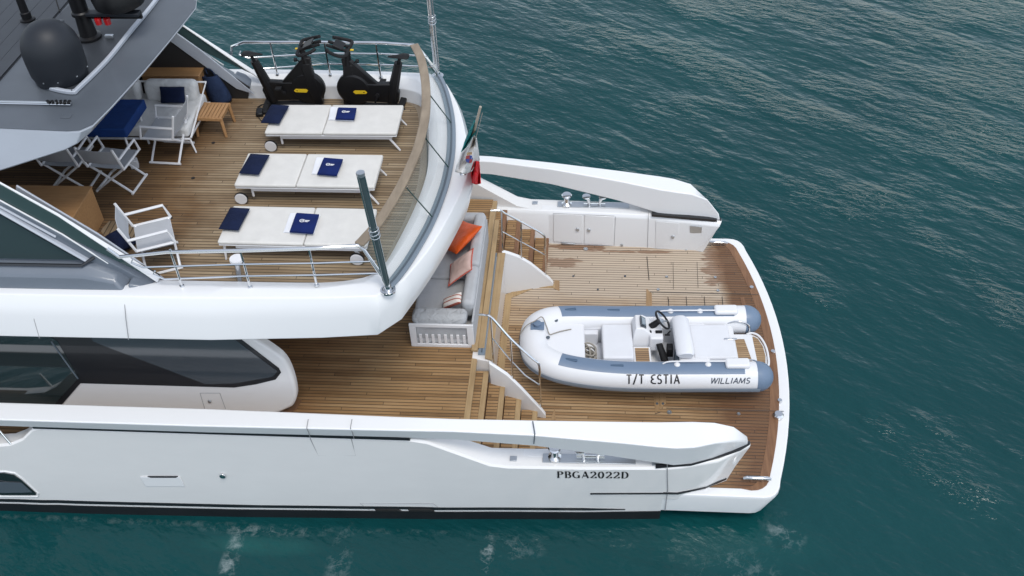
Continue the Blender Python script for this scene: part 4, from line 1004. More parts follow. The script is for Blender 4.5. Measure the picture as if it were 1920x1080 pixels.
for i, (wh, nv, wherel) in enumerate((([(619, 202), (666, 204), (662, 228), (616, 226)], [(633, 204), (669, 206), (664, 226), (629, 226)], 'on the sun lounger nearest the exercise bikes'),
     ([(594, 296), (640, 300), (634, 330), (583, 328)], [(607, 298), (643, 302), (632, 331), (594, 329)], 'on the middle sun lounger'),
     ([(545, 401), (600, 404), (590, 440), (530, 437)], [(556, 402), (598, 405), (588, 440), (542, 437)], 'on the sun lounger nearest the foreground railing'))):
    towel(wh, zt, .03, 'towelwhite', 'white folded towel under a navy towel '+wherel, group='white towels under the navy ones')
    towel(nv, zt+.03, .045, 'towelnavy', 'navy folded towel with white print '+wherel, layers=2, logo=True, group='navy towels with white print')

# exercise bikes: local x forward (handlebar), base on deck
def make_bike(label):
    t = thing('exercise_bike', label, 'exercise bike', (0,0,0), 0, 'black exercise bikes')
    mb = MB(); 
    mb.box((.33, 0, .03), (.10, .52, .05)); mb.box((-.48, 0, .03), (.10, .52, .05)); mb.box((-.05, 0, .04), (.85, .09, .05))
    mb.build('base_bars', 'blackmatte', t, local=True, bevel=.015)
    # body: flywheel housing and drive case
    mb = MB(); mb.lathe([(0, -.055), (.235, -.055), (.27, -.03), (.27, .03), (.235, .055), (0, .055)], (.21, 0, .32), 36, 'y')
    mb.build('flywheel', 'blackplastic', t, local=True)
    mb = MB(); mb.prism([(-.46, -.05, .12), (.12, -.05, .12), (.22, -.05, .30), (.10, -.05, .44), (-.14, -.05, .44), (-.42, -.05, .46), (-.5, -.05, .3)], (0, .10, 0))
    mb.build('drive_case', 'blackplastic', t, local=True, bevel=.02)
    mb = MB(); mb.prism([(-.20, -.045, .40), (.14, -.045, .76), (.24, -.045, .86), (.34, -.045, .84), (.33, -.045, .64), (.20, -.045, .46), (.04, -.045, .36)], (0, .08, 0)); mb.build('frame_beam', 'blackplastic', t, local=True, bevel=.015)
    mb = MB(); mb.prism([(.17, -.06, .74), (.32, -.06, .76), (.42, -.06, .05), (.28, -.06, .05), (.21, -.06, .4)], (0, .10, 0)); mb.build('front_fork', 'blackplastic', t, local=True, bevel=.012)
    MB().tube([(-.36, 0, .10), (-.40, 0, .34), (-.53, 0, .80)], [.08, .085, .062], 10).build('seat_tube', 'blackplastic', t, local=True)
    MB().tube([(-.50, 0, .70), (-.56, 0, .88)], .026, 10).build('seat_post', 'blackmatte', t, local=True)
    # saddle: pear shape
    secs = []
    for x, wd, z, th in ((-.70, .05, .905, .03), (-.68, .085, .91, .04), (-.60, .085, .915, .045), (-.52, .05, .905, .04), (-.42, .028, .90, .03), (-.38, .012, .895, .02)):
        secs.append([Vector((x, wd*math.cos(a), z+th*.5*math.sin(a))) for a in [i*math.pi/5 for i in range(10)]])
    MB().loft(secs).build('saddle', 'blackmatte', t, local=True)
    MB().tube([(.26, 0, .72), (.22, 0, 1.0)], [.058, .042], 10).build('handlebar_post', 'blackplastic', t, local=True)
    mb = MB()
    mb.tube(spline([(.20, -.04, 1.0), (.20, -.20, 1.0), (.28, -.24, 1.01), (.42, -.22, 1.05), (.48, -.18, 1.08)], 4), .026, 8)
    mb.tube(spline([(.20, .04, 1.0), (.20, .20, 1.0), (.28, .24, 1.01), (.42, .22, 1.05), (.48, .18, 1.08)], 4), .026, 8)
    mb.tube(spline([(.20, -.06, 1.0), (.34, -.06, 1.03), (.52, -.05, 1.08)], 4), .024, 8); mb.tube(spline([(.20, .06, 1.0), (.34, .06, 1.03), (.52, .05, 1.08)], 4), .024, 8)
    mb.tube([(.20, -.20, 1.0), (.20, .20, 1.0)], .022, 8)
    mb.build('handlebar', 'blackmatte', t, local=True)
    MB().box((.34, 0, 1.065), (.16, .20, .025), Matrix.Rotation(R(-25), 3, 'Y')).build('console', 'blackplastic', t, local=True, bevel=.008)
    for s in (-1, 1):
        MB().box((.05, s*.062, .30), (.02, .004, .02)).build('badge_stud', 'blackmatte', t, local=True)
        mb = MB(); mb.prism([(.02, s*.058, .275), (.19, s*.058, .265), (.22, s*.058, .30), (.19, s*.058, .325), (.03, s*.058, .33), (0, s*.058, .30)], (0, s*.006, 0))
        b_ = mb.build('badge', 'yellow', t, local=True, smooth=0)
        mb = MB(); cr = s; 
        mb.tube([(-.16, s*.055, .26), (-.16, s*.09, .26)], .035, 12); mb.tube([(-.16, s*.085, .26), (-.16+s*.05, s*.09, .26-s*.13)], .015, 8); mb.box((-.16+s*.05, s*.14, .26-s*.13), (.09, .09, .025))
        mb.build('crank', 'blackmatte', t, local=True)
    mb = MB(); mb.lathe([(0, -.02), (.03, -.02), (.03, .02), (0, .02)], (.10, 0, .80), 10, 'x'); mb.tube([(.24, 0, .70), (.12, 0, .80)], .01, 6); mb.build('adjuster', 'blackmatte', t, local=True)
    MB().box((.16, .0, .985), (.06, .03, .018)).build('clamp_lever', 'yellow', t, local=True, bevel=.004)
    return t
bk = make_bike('black exercise bike next to the dark wing panel, saddle towards the bow')
bk.location = (-4.84, 14.18, ZD); bk.scale = (1.06,)*3; bk.rotation_euler.z = R(2)
dup(bk, (-3.62, 14.14, ZD), R(180-4), 'black exercise bike next to the curved windbreak, saddle towards the stern')

# director chairs: local y = facing direction
def make_chair(label):
    t = thing('folding_chair', label, 'chair', (0,0,0), 0, 'white folding chairs with grey sling')
    for s in (-1, 1):
        x = s*.265
        for y in (-.20, .21): MB().tube([(x, y, .02), (-x*.96, y+.012*s, .43)], .017, 6).build('leg', 'wmetal', t, local=True)
        MB().tube([(x, -.23, .018), (x, .24, .018)], .018, 6).build('foot_bar', 'wmetal', t, local=True)
        MB().tube([(x, -.22, .43), (x, -.33, .82)], .018, 6).build('back_post', 'wmetal', t, local=True)
        mb = MB(); mb.tube([(x*1.03, -.275, .62), (x*1.03, .20, .63), (x*1.03, .25, .43)], .0185, 6); mb.build('armrest', 'wmetal', t, local=True)
        MB().tube([(x, -.22, .43), (x, .25, .43)], .017, 6).build('seat_rail', 'wmetal', t, local=True)
    mb = MB(); secs = [[Vector((-.25, y, .434-d)), Vector((0, y, .424-d)), Vector((.25, y, .434-d)), Vector((.25, y, .428-d)), Vector((0, y, .418-d)), Vector((-.25, y, .428-d))] for y, d in ((-.21, 0), (-.08, .012), (.1, .008), (.235, 0))]
    mb.loft(secs); mb.build('seat_sling', 'mesh', t, local=True)
    mb = MB(); secs = [[Vector((-.265, y, z)), Vector((0, y-.02, z)), Vector((.265, y, z)), Vector((.265, y-.008, z)), Vector((0, y-.028, z)), Vector((-.265, y-.008, z))] for y, z in ((-.245, .53), (-.285, .66), (-.325, .79))]
    mb.loft(secs); mb.build('back_sling', 'mesh', t, local=True)
    return t
ch = make_chair('white folding chair alone by the near railing, turned towards the stern')
ch.location = (-5.87, 10.26, ZD); ch.rotation_euler.z = R(-66); ch.scale = (1.08, 1.08, 1.08)
dup(ch, (-6.52, 12.78, ZD), R(86), 'white folding chair in front of the white sofa, beside the blue table')
dup(ch, (-7.05, 11.98, ZD), R(-6), 'white folding chair behind the teak bar cabinet, nearest the open deck')
dup(ch, (-7.78, 12.02, ZD), R(-2), 'white folding chair partly under the hardtop, half hidden behind another chair')

# upper deck sofa
def boxthing(name, mat, label, cat, c, d, rz=0, bevel=.01, parts=None, group=None):
    t = thing(name, label, cat, c, rz, group); return t
sf = thing('outdoor_sofa', 'white outdoor sofa with thin white frame under the hardtop edge', 'sofa', (-7.18, 13.35, ZD), 0)
MB().box((0, 0, .34), (1.95, 1.02, .18)).build('seat_cushion', 'offwhitecloth', sf, local=True, bevel=.05, seg=4)
for x in (.48, -.45):
    mb = MB(); mb.box((x, .40, .54), (.86, .22, .36), Matrix.Rotation(R(-14), 3, 'X')); mb.build('back_cushion', 'offwhitecloth', sf, local=True, bevel=.09, seg=5)
mb = MB(); mb.tube([(-.98, -.52, .24), (.98, -.52, .24), (1.0, .50, .24), (-.98, .50, .24)], .02, 6, True); mb.build('frame', 'wmetal', sf, local=True)
mb = MB(); mb.tube([(1.0, -.52, .26), (1.02, .52, .62), (-.98, .54, .62)], .017, 6); mb.build('back_rail', 'wmetal', sf, local=True)
for x, y in ((.97, -.50), (-.95, -.50), (.97, .48), (-.95, .48)): MB().tube([(x, y, .24), (x*1.06, y*1.08, 0)], [.018, .013], 8).build('leg', 'wmetal', sf, local=True)
c = A(323, 176, y=13.58); mb = MB(); mb.pillow((0,0,0), .44, .28, .13, None, 11, .04, 5)
o = mb.build('pillow', 'navy', None, sub=1, smooth=60); o.location = (c.x, c.y, c.z-.02); o.rotation_euler = (R(62), 0, R(0)); tag(o, 'rectangular navy pillow against the back of the white sofa', 'pillow')
# things around it
t = thing('storage_box', 'wooden box with a flat lid behind the white sofa', 'box', (-6.85, 14.28, ZD))
MB().box((0, 0, .28), (.95, .30, .56)).build('body', 'cabinetwood', t, local=True, bevel=.008); MB().box((0, 0, .575), (.99, .34, .03)).build('lid', 'cabinetwood', t, local=True, bevel=.006)
t = thing('side_table', 'low slatted teak side table at the end of the white sofa', 'table', (-6.02, 13.47, ZD), R(-2))
for i in range(8):
    MB().box((-.20+.058*i, 0, .345), (.048, .44, .02)).build('slat', 'tablewood', t, local=True, bevel=.004)
MB().box((0, -.215, .325), (.48, .03, .05)).build('apron', 'tablewood', t, local=True, bevel=.004); MB().box((0, .215, .325), (.48, .03, .05)).build('apron', 'tablewood', t, local=True, bevel=.004)
for x in (-.215, .215): MB().box((x, 0, .325), (.03, .42, .05)).build('apron', 'tablewood', t, local=True, bevel=.004)
for x in (-.21, .21):
    for y in (-.20, .20): MB().tube([(x, y, .33), (x*1.12, y*1.1, 0)], [.035, .028], 4).build('leg', 'tablewood', t, local=True, bevel=.004)
# soft blue bag
t = thing('beach_bag', 'soft dark blue bag slumped open beside the teak side table', 'bag', A(413, 190, z=ZD), R(-15))
secs = []
for z, rx, ry, dx in ((0, .17, .15, .02), (.06, .21, .17, .02), (.24, .19, .16, -.01), (.40, .15, .13, -.05), (.50, .15, .11, -.08), (.48, .12, .09, -.08), (.36, .10, .08, -.06)):
    secs.append([Vector((dx+rx*math.cos(a)*(1+.05*math.sin(3*a+z*9)), ry*math.sin(a)*(1+.05*math.cos(4*a)), z+.03*math.cos(a+1)*(z > .3))) for a in [i*2*math.pi/20 for i in range(20)]])
MB().loft(secs).build('bag_body', 'denim', t, local=True, sub=1, smooth=80)
MB().tube(spline([(-.13, .02, .49), (-.14, .03, .58), (-.04, .03, .57), (.03, .01, .49)], 4), .010, 6).build('bag_handle', 'denim', t, local=True)
# blue covered folding table
t = thing('covered_table', 'table under a fitted royal blue cover below the hardtop edge', 'table', (-7.25, 12.72, ZD))
mb = MB(); mb.prism([(-.85, -.40, .76), (.34, -.40, .76), (.37, .42, .76), (-.85, .42, .76)], (0, 0, -.16)); mb.build('cover', 'bluecover', t, local=True, bevel=.02, seg=3)
for x in (-.7, .26):
    for y in (-.32, .32): MB().tube([(x, y, .6), (x, y, 0)], .017, 8).build('leg', 'wmetal', t, local=True)
MB().tube([(-.7, -.32, .15), (.26, -.32, .15)], .012, 6).build('stretcher', 'wmetal', t, local=True)
# small white storage box with a handle
t = thing('container', 'small white storage box on the deck beside the folding chairs', 'container', A(254, 313, z=ZD), R(20))
MB().box((0, 0, .07), (.12, .12, .14)).build('container_body', 'wmetal', t, local=True, bevel=.012); MB().tube(spline([(-.05, 0, .14), (0, 0, .19), (.05, 0, .14)], 4), .006, 6).build('container_handle', 'wmetal', t, local=True)
# bar cabinet
t = thing('bar_cabinet', 'square teak bar cabinet behind the dark wing screen', 'cabinet', (-7.62, 10.72, ZD))
MB().box((0, 0, .29), (1.22, .80, .58)).build('carcass', 'cabinetwood', t, local=True, bevel=.006)
MB().box((0, 0, .59), (1.24, .82, .022)).build('cabinet_top', 'cabinetwood', t, local=True, bevel=.005)
# slatted grate next to it
MB().prism([A(188, 432, z=4.006), A(205, 414, z=4.006), A(252, 418, z=4.006), A(258, 470, z=4.006), A(205, 455, z=4.006)], (0, 0, -.004)).build('deck_grate', teak('teak_grate', (.12,.085,.05), (.23,.17,.105), (.33,.26,.18), axis='y', width=.075, plank=4), Y, smooth=0)
# navy bundle
mb = MB(); mb.pillow((0, 0, .10), .50, .34, .20, None, 9, .1, 9)
o = mb.build('folded_cover', 'navy', None, sub=1, smooth=60); o.location = A(228, 462, z=ZD)+Vector((0, 0, .0)); o.rotation_euler = (0, 0, R(-40)); tag(o, 'dark navy fabric bundle on the deck behind the near folding chair', 'cover')
# black gadget with cables
t = thing('cable_box', 'black power box with loose cables beside the bike near the wing', 'power box', A(488, 214, z=ZD))
MB().box((0, 0, .035), (.12, .20, .07), R(10)).build('case', 'blackplastic', t, local=True, bevel=.02)
mb = MB(); rr = random.Random(4)
mb.tube(spline([(0, .1, .05), (-.08, .16, .03), (-.02, .26, .02), (.08, .20, .03), (.03, .12, .02), (-.06, .2, .02), (.04, .3, .02), (.12, .26, .02)], 5), .007, 5)
mb.tube(spline([(.0, -.1, .03), (.06, -.2, .02), (.14, -.22, .02), (.2, -.12, .02)], 5), .006, 5)
mb.build('cable', 'blackmatte', t, local=True)

# flag on its staff
t = thing('stern_flag', 'green, white and red flag with a crest hanging from a staff on the stern rim', 'flag', A(868, 327, z=4.27))
base = A(868, 327, z=4.27); topp = A(901, 200, x=-1.50)
MB().tube([base, topp], [.024, .018], 10).build('staff', 'staff', t)
MB().lathe([(0, 0), (.05, 0), (.05, .02), (.032, .03), (.03, .07), (0, .07)], base, 14).build('staff_socket', 'steel', t)
MB().tube([topp+Vector((.02, 0, -.10)), topp+(base-topp)*.5+Vector((.05, 0, 0)), base+Vector((.05, -.02, .06))], .004, 5).build('halyard', 'staff', t)
# cloth: hangs in soft folds from the staff, tip of the red third lowest
def fl(px, py, x): return A(px, py, x=x)
def flag_part(rows, mat, name):
    """rows of photo points (left..right) with distance waves -> draped sheet"""
    nn = 8; grid = []
    for row in rows:
        pts = spline([Vector((q[0], q[1], 0)) for q in row], 4); line = []
        for i, p in enumerate(pts):
            f = i/(len(pts)-1); line.append(A(p.x, p.y, x=-1.66+.05*math.sin(f*9+p.y*.05)+.02*f))
        grid.append(line)
    gr = []
    for j in range(len(grid)-1):
        for k in range(4): gr.append([a.lerp(b, k/4) for a, b in zip(grid[j], grid[j+1])])
    gr.append(grid[-1]); mb = MB(); mb.loft(gr, False, False); o = mb.build(name, mat, t, smooth=80); so_ = o.modifiers.new('s', 'SOLIDIFY'); so_.thickness = .006; return o
flag_part([[(889, 226), (892, 227), (894, 229)], [(882, 240), (888, 243), (892, 250)], [(873, 262), (881, 262), (885, 258)], [(864, 285), (868, 283), (873, 277)]], 'flaggreen', 'green_band')
flag_part([[(885, 258), (889, 254), (893, 258)], [(874, 277), (887, 272), (897, 283)], [(863, 287), (880, 292), (899, 300)], [(857, 305), (872, 312), (896, 304)], [(853, 322), (868, 326), (884, 322)]], 'flagwhite', 'white_band')
flag_part([[(888, 302), (893, 302), (899, 303)], [(884, 320), (892, 318), (900, 318)], [(883, 330), (893, 334), (901, 332)], [(886, 343), (893, 346), (902, 344)]], 'flagred', 'red_band')
def crest(pts, mat, name): 
    mb = MB(); mb.prism([A(px, py, x=-1.60) for px, py in pts], (.004, 0, 0)); mb.build(name, mat, t, smooth=0)
crest([(874, 292), (880, 291), (880, 298), (873, 298)], 'crestred', 'crest'); crest([(880, 291), (886, 292), (886, 299), (880, 298)], 'crestblue', 'crest'); crest([(873, 298), (880, 298), (879, 305), (874, 303)], 'crestblue', 'crest'); crest([(880, 298), (886, 299), (884, 305), (879, 306)], 'crestred', 'crest'); crest([(876, 286), (884, 285), (885, 290), (875, 291)], 'crestgold', 'crest')

# ================================================================ main deck sofa
t = thing('deck_sofa', 'light grey L-shaped deck sofa with white slatted end under the deck overhang', 'sofa', (-2.22, 12.42, 1.55))
MB().box((-.06, 0, .10), (.92, 2.55, .14)).build('sofa_base', 'wmetal', t, local=True, bevel=.01)
MB().box((-.12, .42, .30), (.80, 1.15, .22)).build('seat_cushion', 'greycloth', t, local=True, bevel=.05, seg=4)
MB().box((-.12, -.62, .30), (.80, .90, .22)).build('seat_cushion', 'greycloth', t, local=True, bevel=.05, seg=4)
for y0, y1 in ((-1.02, -.12), (-.10, 1.22)):
    MB().box((.35, (y0+y1)/2, .52), (.20, y1-y0, .34), Matrix.Rotation(R(6), 3, 'Y')).build('back_cushion', 'greycloth', t, local=True, bevel=.07, seg=5)
MB().box((-.06, 1.22, .48), (.98, .20, .30)).build('far_arm_cushion', 'greycloth', t, local=True, bevel=.06, seg=4)
mb = MB(); mb.box((-.07, -1.16, .50), (.86, .27, .22)); mb.build('arm_bolster', 'greywrink', t, local=True, bevel=.09, seg=5)
mb = MB(); mb.box((-.04, -1.315, .46), (1.0, .035, .06)); mb.box((-.04, -1.315, .03), (1.0, .035, .06))
for x in (-.49, .41): mb.box((x, -1.315, .245), (.10, .033, .37))
mb.build('end_frame', 'wmetal', t, local=True, bevel=.006)
for i in range(8): MB().box((-.38+.098*i, -1.312, .16), (.045, .02, .20)).build('slat', 'wmetal', t, local=True, bevel=.004)
MB().box((-.04, -1.285, .30), (.80, .02, .28)).build('end_panel', 'greycloth', t, local=True)
MB().box((.455, -.05, .30), (.03, 2.5, .50)).build('back_panel', 'greycloth', t, local=True, bevel=.006)
def lean_pillow(nm, mat, label, cs, th, seed, pipe=None):
    P_ = [A(a, b, z=z) for a, b, z in cs]; c = sum(P_, Vector())/4
    u = ((P_[1]+P_[2])-(P_[0]+P_[3]))/2; v = ((P_[0]+P_[1])-(P_[3]+P_[2]))/2
    w, d = u.length*1.05, v.length*1.05; ux = u.normalized(); uz = ux.cross(v).normalized(); uy = uz.cross(ux)
    mb = MB(); mb.pillow((0,0,0), w, d, th, None, 13, .07, seed)
    o = mb.build(nm, mat, None, sub=1, smooth=70); o.matrix_world = Matrix.Translation(c) @ Matrix((ux, uy, uz)).transposed().to_4x4(); tag(o, label, 'pillow')
    if pipe:
        n_ = 10; e = []
        for k in range(4):
            for i in range(n_):
                q_ = i/n_*2-1; a, b = [(q_, -1), (1, q_), (-q_, 1), (-1, -q_)][k]
                e.append(Vector((a*(1-.07*(1-b*b))*w/2, b*(1-.07*(1-a*a))*d/2, 0)))
        q = MB().tube(e, .009, 6, True).build('piping', 'piping', None); q.parent = o
    return o
lean_pillow('pillow', 'orange', 'bright orange satin pillow at the far end of the grey sofa', [(850, 418, 2.02), (891, 425, 2.34), (870, 477, 2.34), (838, 460, 2.02)], .16, 11)
lean_pillow('pillow', 'pink', 'pale pink pillow with red piping in the middle of the grey sofa', [(850, 495, 2.02), (886, 466, 2.32), (884, 506, 2.34), (838, 536, 2.02)], .15, 12, True)
st = new_mat('striped_linen', (.7,.6,.55), .8); sx = N(st, 'ShaderNodeSeparateXYZ'); LK(st, objc(st), sx.inputs[0])
LK(st, ramp(st, mathn(st, 'FRACT', mathn(st, 'MULTIPLY', sx.outputs[1], 15)), [(.0, (.68,.62,.57)), (.45, (.68,.62,.57)), (.5, (.35,.09,.06)), (.72, (.35,.09,.06)), (.76, (.68,.62,.57))]), bsdf(st).inputs['Base Color'])
lean_pillow('pillow', st, 'small red and white striped pillow at the near end of the grey sofa', [(830, 562, 2.02), (862, 549, 2.26), (868, 566, 2.22), (832, 580, 2.02)], .15, 13)

# ================================================================ the tender: bow towards -x, local frame
TZ = .60
T = thing('inflatable_tender', 'white and blue-grey inflatable tender on the swim platform', 'tender', (.86, 11.62, TZ), R(2.3))
K0 = dict(local=True)
XM = [(-2, -2.1), (-1.52, -1.62), (-1.12, -1.43), (-.5, -1.04), (.05, -.63), (.50, -.13), (.8, .18), (1.12, .53), (1.21, .70), (1.31, .82), (1.70, 1.5), (1.86, 1.76), (2.09, 2.02), (3, 3)]
def xm(x):
    for (a, b), (c, d) in zip(XM[:-1], XM[1:]):
        if a <= x <= c: return b+(d-b)*(x-a)/(c-a)
    return x
K = dict(local=True, xmap=xm)
ZT, RR = .50, .235
def cl(s):   # centre line of a tube from the tail to the bow
    return [(1.80, s*.635, ZT), (1.0, s*.635, ZT), (.3, s*.635, ZT), (-.35, s*.625, ZT+.01), (-.85, s*.60, ZT+.05), (-1.25, s*.545, ZT+.10), (-1.50, s*.455, ZT+.14), (-1.66, s*.31, ZT+.16), (-1.71, s*.11, ZT+.17)]
path = [Vector(p) for p in cl(1)]+[Vector(p) for p in reversed(cl(-1))]
full_ = spline(path, 8)
def frame(p):
    out = []
    for i, q in enumerate(p):
        t_ = (p[min(i+1, len(p)-1)]-p[max(i-1, 0)]).normalized(); sd_ = t_.cross(Vector((0,0,1))).normalized(); out.append((q, t_, sd_, sd_.cross(t_)))
    return out
FR = frame(full_)
def ring(i, a0, a1, n, r):
    q, t_, sd_, up = FR[i]; return [q+sd_*math.cos(R(a0+(a1-a0)*k/n))*r+up*math.sin(R(a0+(a1-a0)*k/n))*r for k in range(n+1)]
mb = MB(); mb.loft([ring(i, 0, 360*(1-1/32), 31, RR) for i in range(len(FR))]); mb.build('inflatable_tube', 'tube', T, smooth=60, **K0)
# which side is outboard: path runs far tail -> bow -> near tail; sd_ = t x up
def patch(i0, i1, a0, a1, mat, name, r=RR+.003, n=8):
    mb = MB(); mb.loft([ring(i, a0, a1, n, r) for i in range(i0, i1+1)], False, False); o = mb.build(name, mat, T, smooth=60, **K0); return o
n_ = len(FR)-1
# sd_ for motion -x with up z: (-1,0,0)x(0,0,1) = (0,1,0): on the far tube sd points outboard (far); near tube (moving +x): points -y: outboard too
patch(0, n_, -34, -3, 'tubestrake', 'rubbing_strake', RR+.012)
patch(0, n_, -70, -46, 'tubestrake', 'lower_strake', RR+.006)
iF = [i for i, f in enumerate(FR) if f[0].x < 1.60 and f[0].x > -1.34 and f[0].y > 0]; iN = [i for i, f in enumerate(FR) if f[0].x < 1.60 and f[0].x > -1.34 and f[0].y < 0]
patch(iF[0], iF[-1], 56, 122, 'tubeblue', 'tube_pad'); patch(iN[0], iN[-1], 56, 122, 'tubeblue', 'tube_pad')
for s in (1, -1):
    prof = [(RR+.004, 0), (RR*.97, .06), (RR*.85, .12), (RR*.62, .18), (RR*.35, .215), (0, .23)]
    mb = MB(); mb.lathe([(RR+.004, -.05)]+prof, (1.80, s*.635, ZT), 32, 'x'); mb.build('tail_cone', 'tubeblue', T, smooth=60, **K0)
    for x in (-1.14, -.42):
        mb = MB(); mb.box((x, s*.625 if x > -.5 else s*.565, ZT+RR+(.008 if x > -.5 else .085)), (.22, .05, .03), R(0 if x > -.5 else s*11)); mb.build('grab_handle', 'handle', T, bevel=.014, seg=3, **K0)
    mb = MB(); mb.tube(spline([(.30, s*.58, ZT+RR), (.40, s*.57, ZT+RR+.04), (.7, s*.57, ZT+RR+.045), (1.3, s*.57, ZT+RR+.045)], 4), .012, 8); mb.build('side_rail', 'wmetal', T, **K0)
    for x in (.52, 1.0): MB().lathe([(0, 0), (.05, 0), (.045, .02), (.02, .04), (0, .04)], (x, s*.60, ZT+RR-.005), 14).build('rail_foot', 'wmetal', T, **K0)
    mb = MB(); mb.box((1.42+.03*(s < 0), s*.60, ZT+RR+.025), (.38, .19, .09)); mb.build('step_pad', 'tube', T, bevel=.04, seg=4, **K0)
# inner hull tub
mb = MB()
def tub(z, k): return [Vector((x, y*k, z)) for x, y in ((1.45, -.45), (.3, -.45), (-.4, -.44), (-.9, -.37), (-1.3, -.22), (-1.45, 0), (-1.3, .22), (-.9, .37), (-.4, .44), (.3, .45), (1.45, .45))]
mb.loft([tub(-.02+.06, .5), tub(.18, .9), tub(.20, 1.0)]); mb.build('hull_bottom', 'tube', T, **K0)
mb = MB(); mb.prism([(-.42, -.40, .22), (.05, -.40, .22), (.05, .40, .22), (-.42, .40, .22)], (0, 0, .012)); mb.build('locker_floor', 'tendteak', T, smooth=0, **K)
# side decks between tube and cockpit
for s in (1, -1):
    mb = MB(); mb.prism([(-1.25, s*.36, .60), (-.9, s*.45, .59), (-.3, s*.50, .57), (1.5, s*.50, .57), (1.5, s*.38, .57), (-.3, s*.38, .57), (-.9, s*.36, .59)], (0, 0, -.36)); mb.build('side_deck', 'vinyl', T, bevel=.02, seg=3, **K0)
mb = MB(); mb.prism([(-1.56, -.22, .79), (-1.30, -.38, .74), (-.9, -.46, .65), (-.9, .46, .65), (-1.30, .38, .74), (-1.56, .22, .79)], (0, 0, -.30)); mb.build('bow_deck', 'tube', T, bevel=.03, seg=3, **K0)
mb = MB(); mb.prism([(-1.12, -.26, .735), (-.50, -.34, .66), (-.50, .34, .66), (-1.12, .26, .735)], (0, 0, -.40)); mb.build('bow_cushion', 'vinyl', T, bevel=.025, seg=3, **K)
mb = MB(); mb.box((-1.66, .10, .908), (.22, .17, .02)); mb.build('bow_plate', 'tubeblue', T, bevel=.005, **K0)
MB().lathe([(0, 0), (.055, 0), (.05, .05), (.065, .06), (0, .07)], (-1.66, .10, .915), 16).build('bow_bollard', 'tubeblue', T, **K0)
for x, y, z in ((-1.36, .34, .79), (-1.49, -.06, .80), (-.95, .42, .615), (-.78, .42, .60)):
    MB().lathe([(0, 0), (.03, 0), (.032, .012), (0, .014)], (x, y, z), 12).build('drain_cap', 'gasket', T, **K0)
# front seat, step, console
mb = MB(); mb.box((.28, -.0, .46), (.44, .76, .42)); mb.build('front_seat', 'vinyl', T, bevel=.03, seg=3, **K)
mb = MB(); mb.box((-.235, .34, .34), (.46, .12, .40)); mb.build('locker_wall', 'vinyl', T, bevel=.02, **K)
mb = MB(); mb.box((.64, -.20, .38), (.27, .36, .34)); mb.build('step_box', 'tube', T, bevel=.015, **K)
mb = MB(); mb.box((.64, -.21, .556), (.21, .29, .010)); mb.build('step_teak', 'tendteak', T, smooth=0, **K)
mb = MB(); secs = []
for z, x0, x1, y0, y1 in ((.30, .50, .82, .02, .46), (.60, .50, .84, .02, .46), (.74, .52, .80, .06, .44), (.84, .55, .66, .10, .42)):
    secs.append([Vector((x0, y0, z)), Vector((x1, y0, z)), Vector((x1, y1, z)), Vector((x0, y1, z))])
mb.loft(secs); con = mb.build('helm_console', 'tube', T, bevel=.02, seg=3, **K)
rot = Matrix.Rotation(R(38), 3, 'Y')
mb = MB(); mb.box((.665, .24, .845), (.11, .24, .02), rot); mb.build('chart_display', 'screen', con, bevel=.006, **K)
MB().box((.675, .24, .857), (.07, .16, .006), rot).build('display_glass', new_mat('lit_screen', (.16,.20,.24), .1, coat=1), con, smooth=0, **K)
MB().box((.78, .11, .755), (.035, .05, .012), rot).build('switch_panel', 'blackplastic', con, **K)
mb = MB(); mb.box((.86, .17, .60), (.20, .42, .30)); mb.build('pod', 'tube', T, bevel=.03, seg=3, **K)
MB().box((.90, .10, .76), (.10, .06, .015)).build('engine_gauge', 'blackplastic', T, bevel=.004, **K); MB().box((1.02, .04, .75), (.07, .03, .02)).build('throttle_base', 'blackplastic', T, bevel=.004, **K)
MB().tube([(1.01, .04, .75), (1.06, .05, .83)], .011, 8).build('throttle', 'blackplastic', T, **K)
MB().tube([(.80, .24, .74), (.90, .26, .84)], [.06, .045], 12).build('steering_column', 'blackplastic', T, **K)
wc = Vector((.96, .27, .86)); wn = Vector((.75, .05, .62)).normalized(); wa = wn.cross(Vector((0,1,0))).normalized(); wb = wn.cross(wa)
mb = MB(); mb.tube([wc+wa*.16*math.cos(a)+wb*.16*math.sin(a) for a in [i*2*math.pi/28 for i in range(28)]], .017, 8, True)
wh_ = mb.build('steering_wheel', 'blackplastic', T, **K)
mb = MB()
for a in (90, 210, 330): mb.tube([wc-wn*.03, wc+wa*.15*math.cos(R(a))+wb*.15*math.sin(R(a))], .012, 6)
mb.lathe([(0, -.02), (.04, -.02), (.04, .01), (0, .012)], wc-wn*.03, 12); mb.build('wheel_spokes', 'steelmat', wh_, **K)
# foot well
mb = MB(); mb.prism([(.80, -.40, .235), (1.10, -.40, .235), (1.10, .02, .235), (.80, .02, .235)], (0, 0, .008)); mb.build('foot_well', 'darklining', T, smooth=0, **K)
MB().prism([(.86, -.30, .25), (1.0, -.30, .25), (1.0, -.05, .25), (.86, -.05, .25)], (0, 0, .006)).build('well_teak', 'tendteak', T, smooth=0, **K)
MB().tube([(.90, -.02, .62), (.98, -.18, .42), (1.04, -.32, .28)], [.05, .06, .04], 8).build('engine_cover_boot', 'blackmatte', T, **K)
MB().box((1.06, -.08, .52), (.09, .14, .18)).build('pedal_box', 'blackmatte', T, bevel=.01, **K)
MB().box((1.135, -.25, .45), (.03, .24, .30)).build('side_cushion', 'gasket', T, bevel=.01, **K)
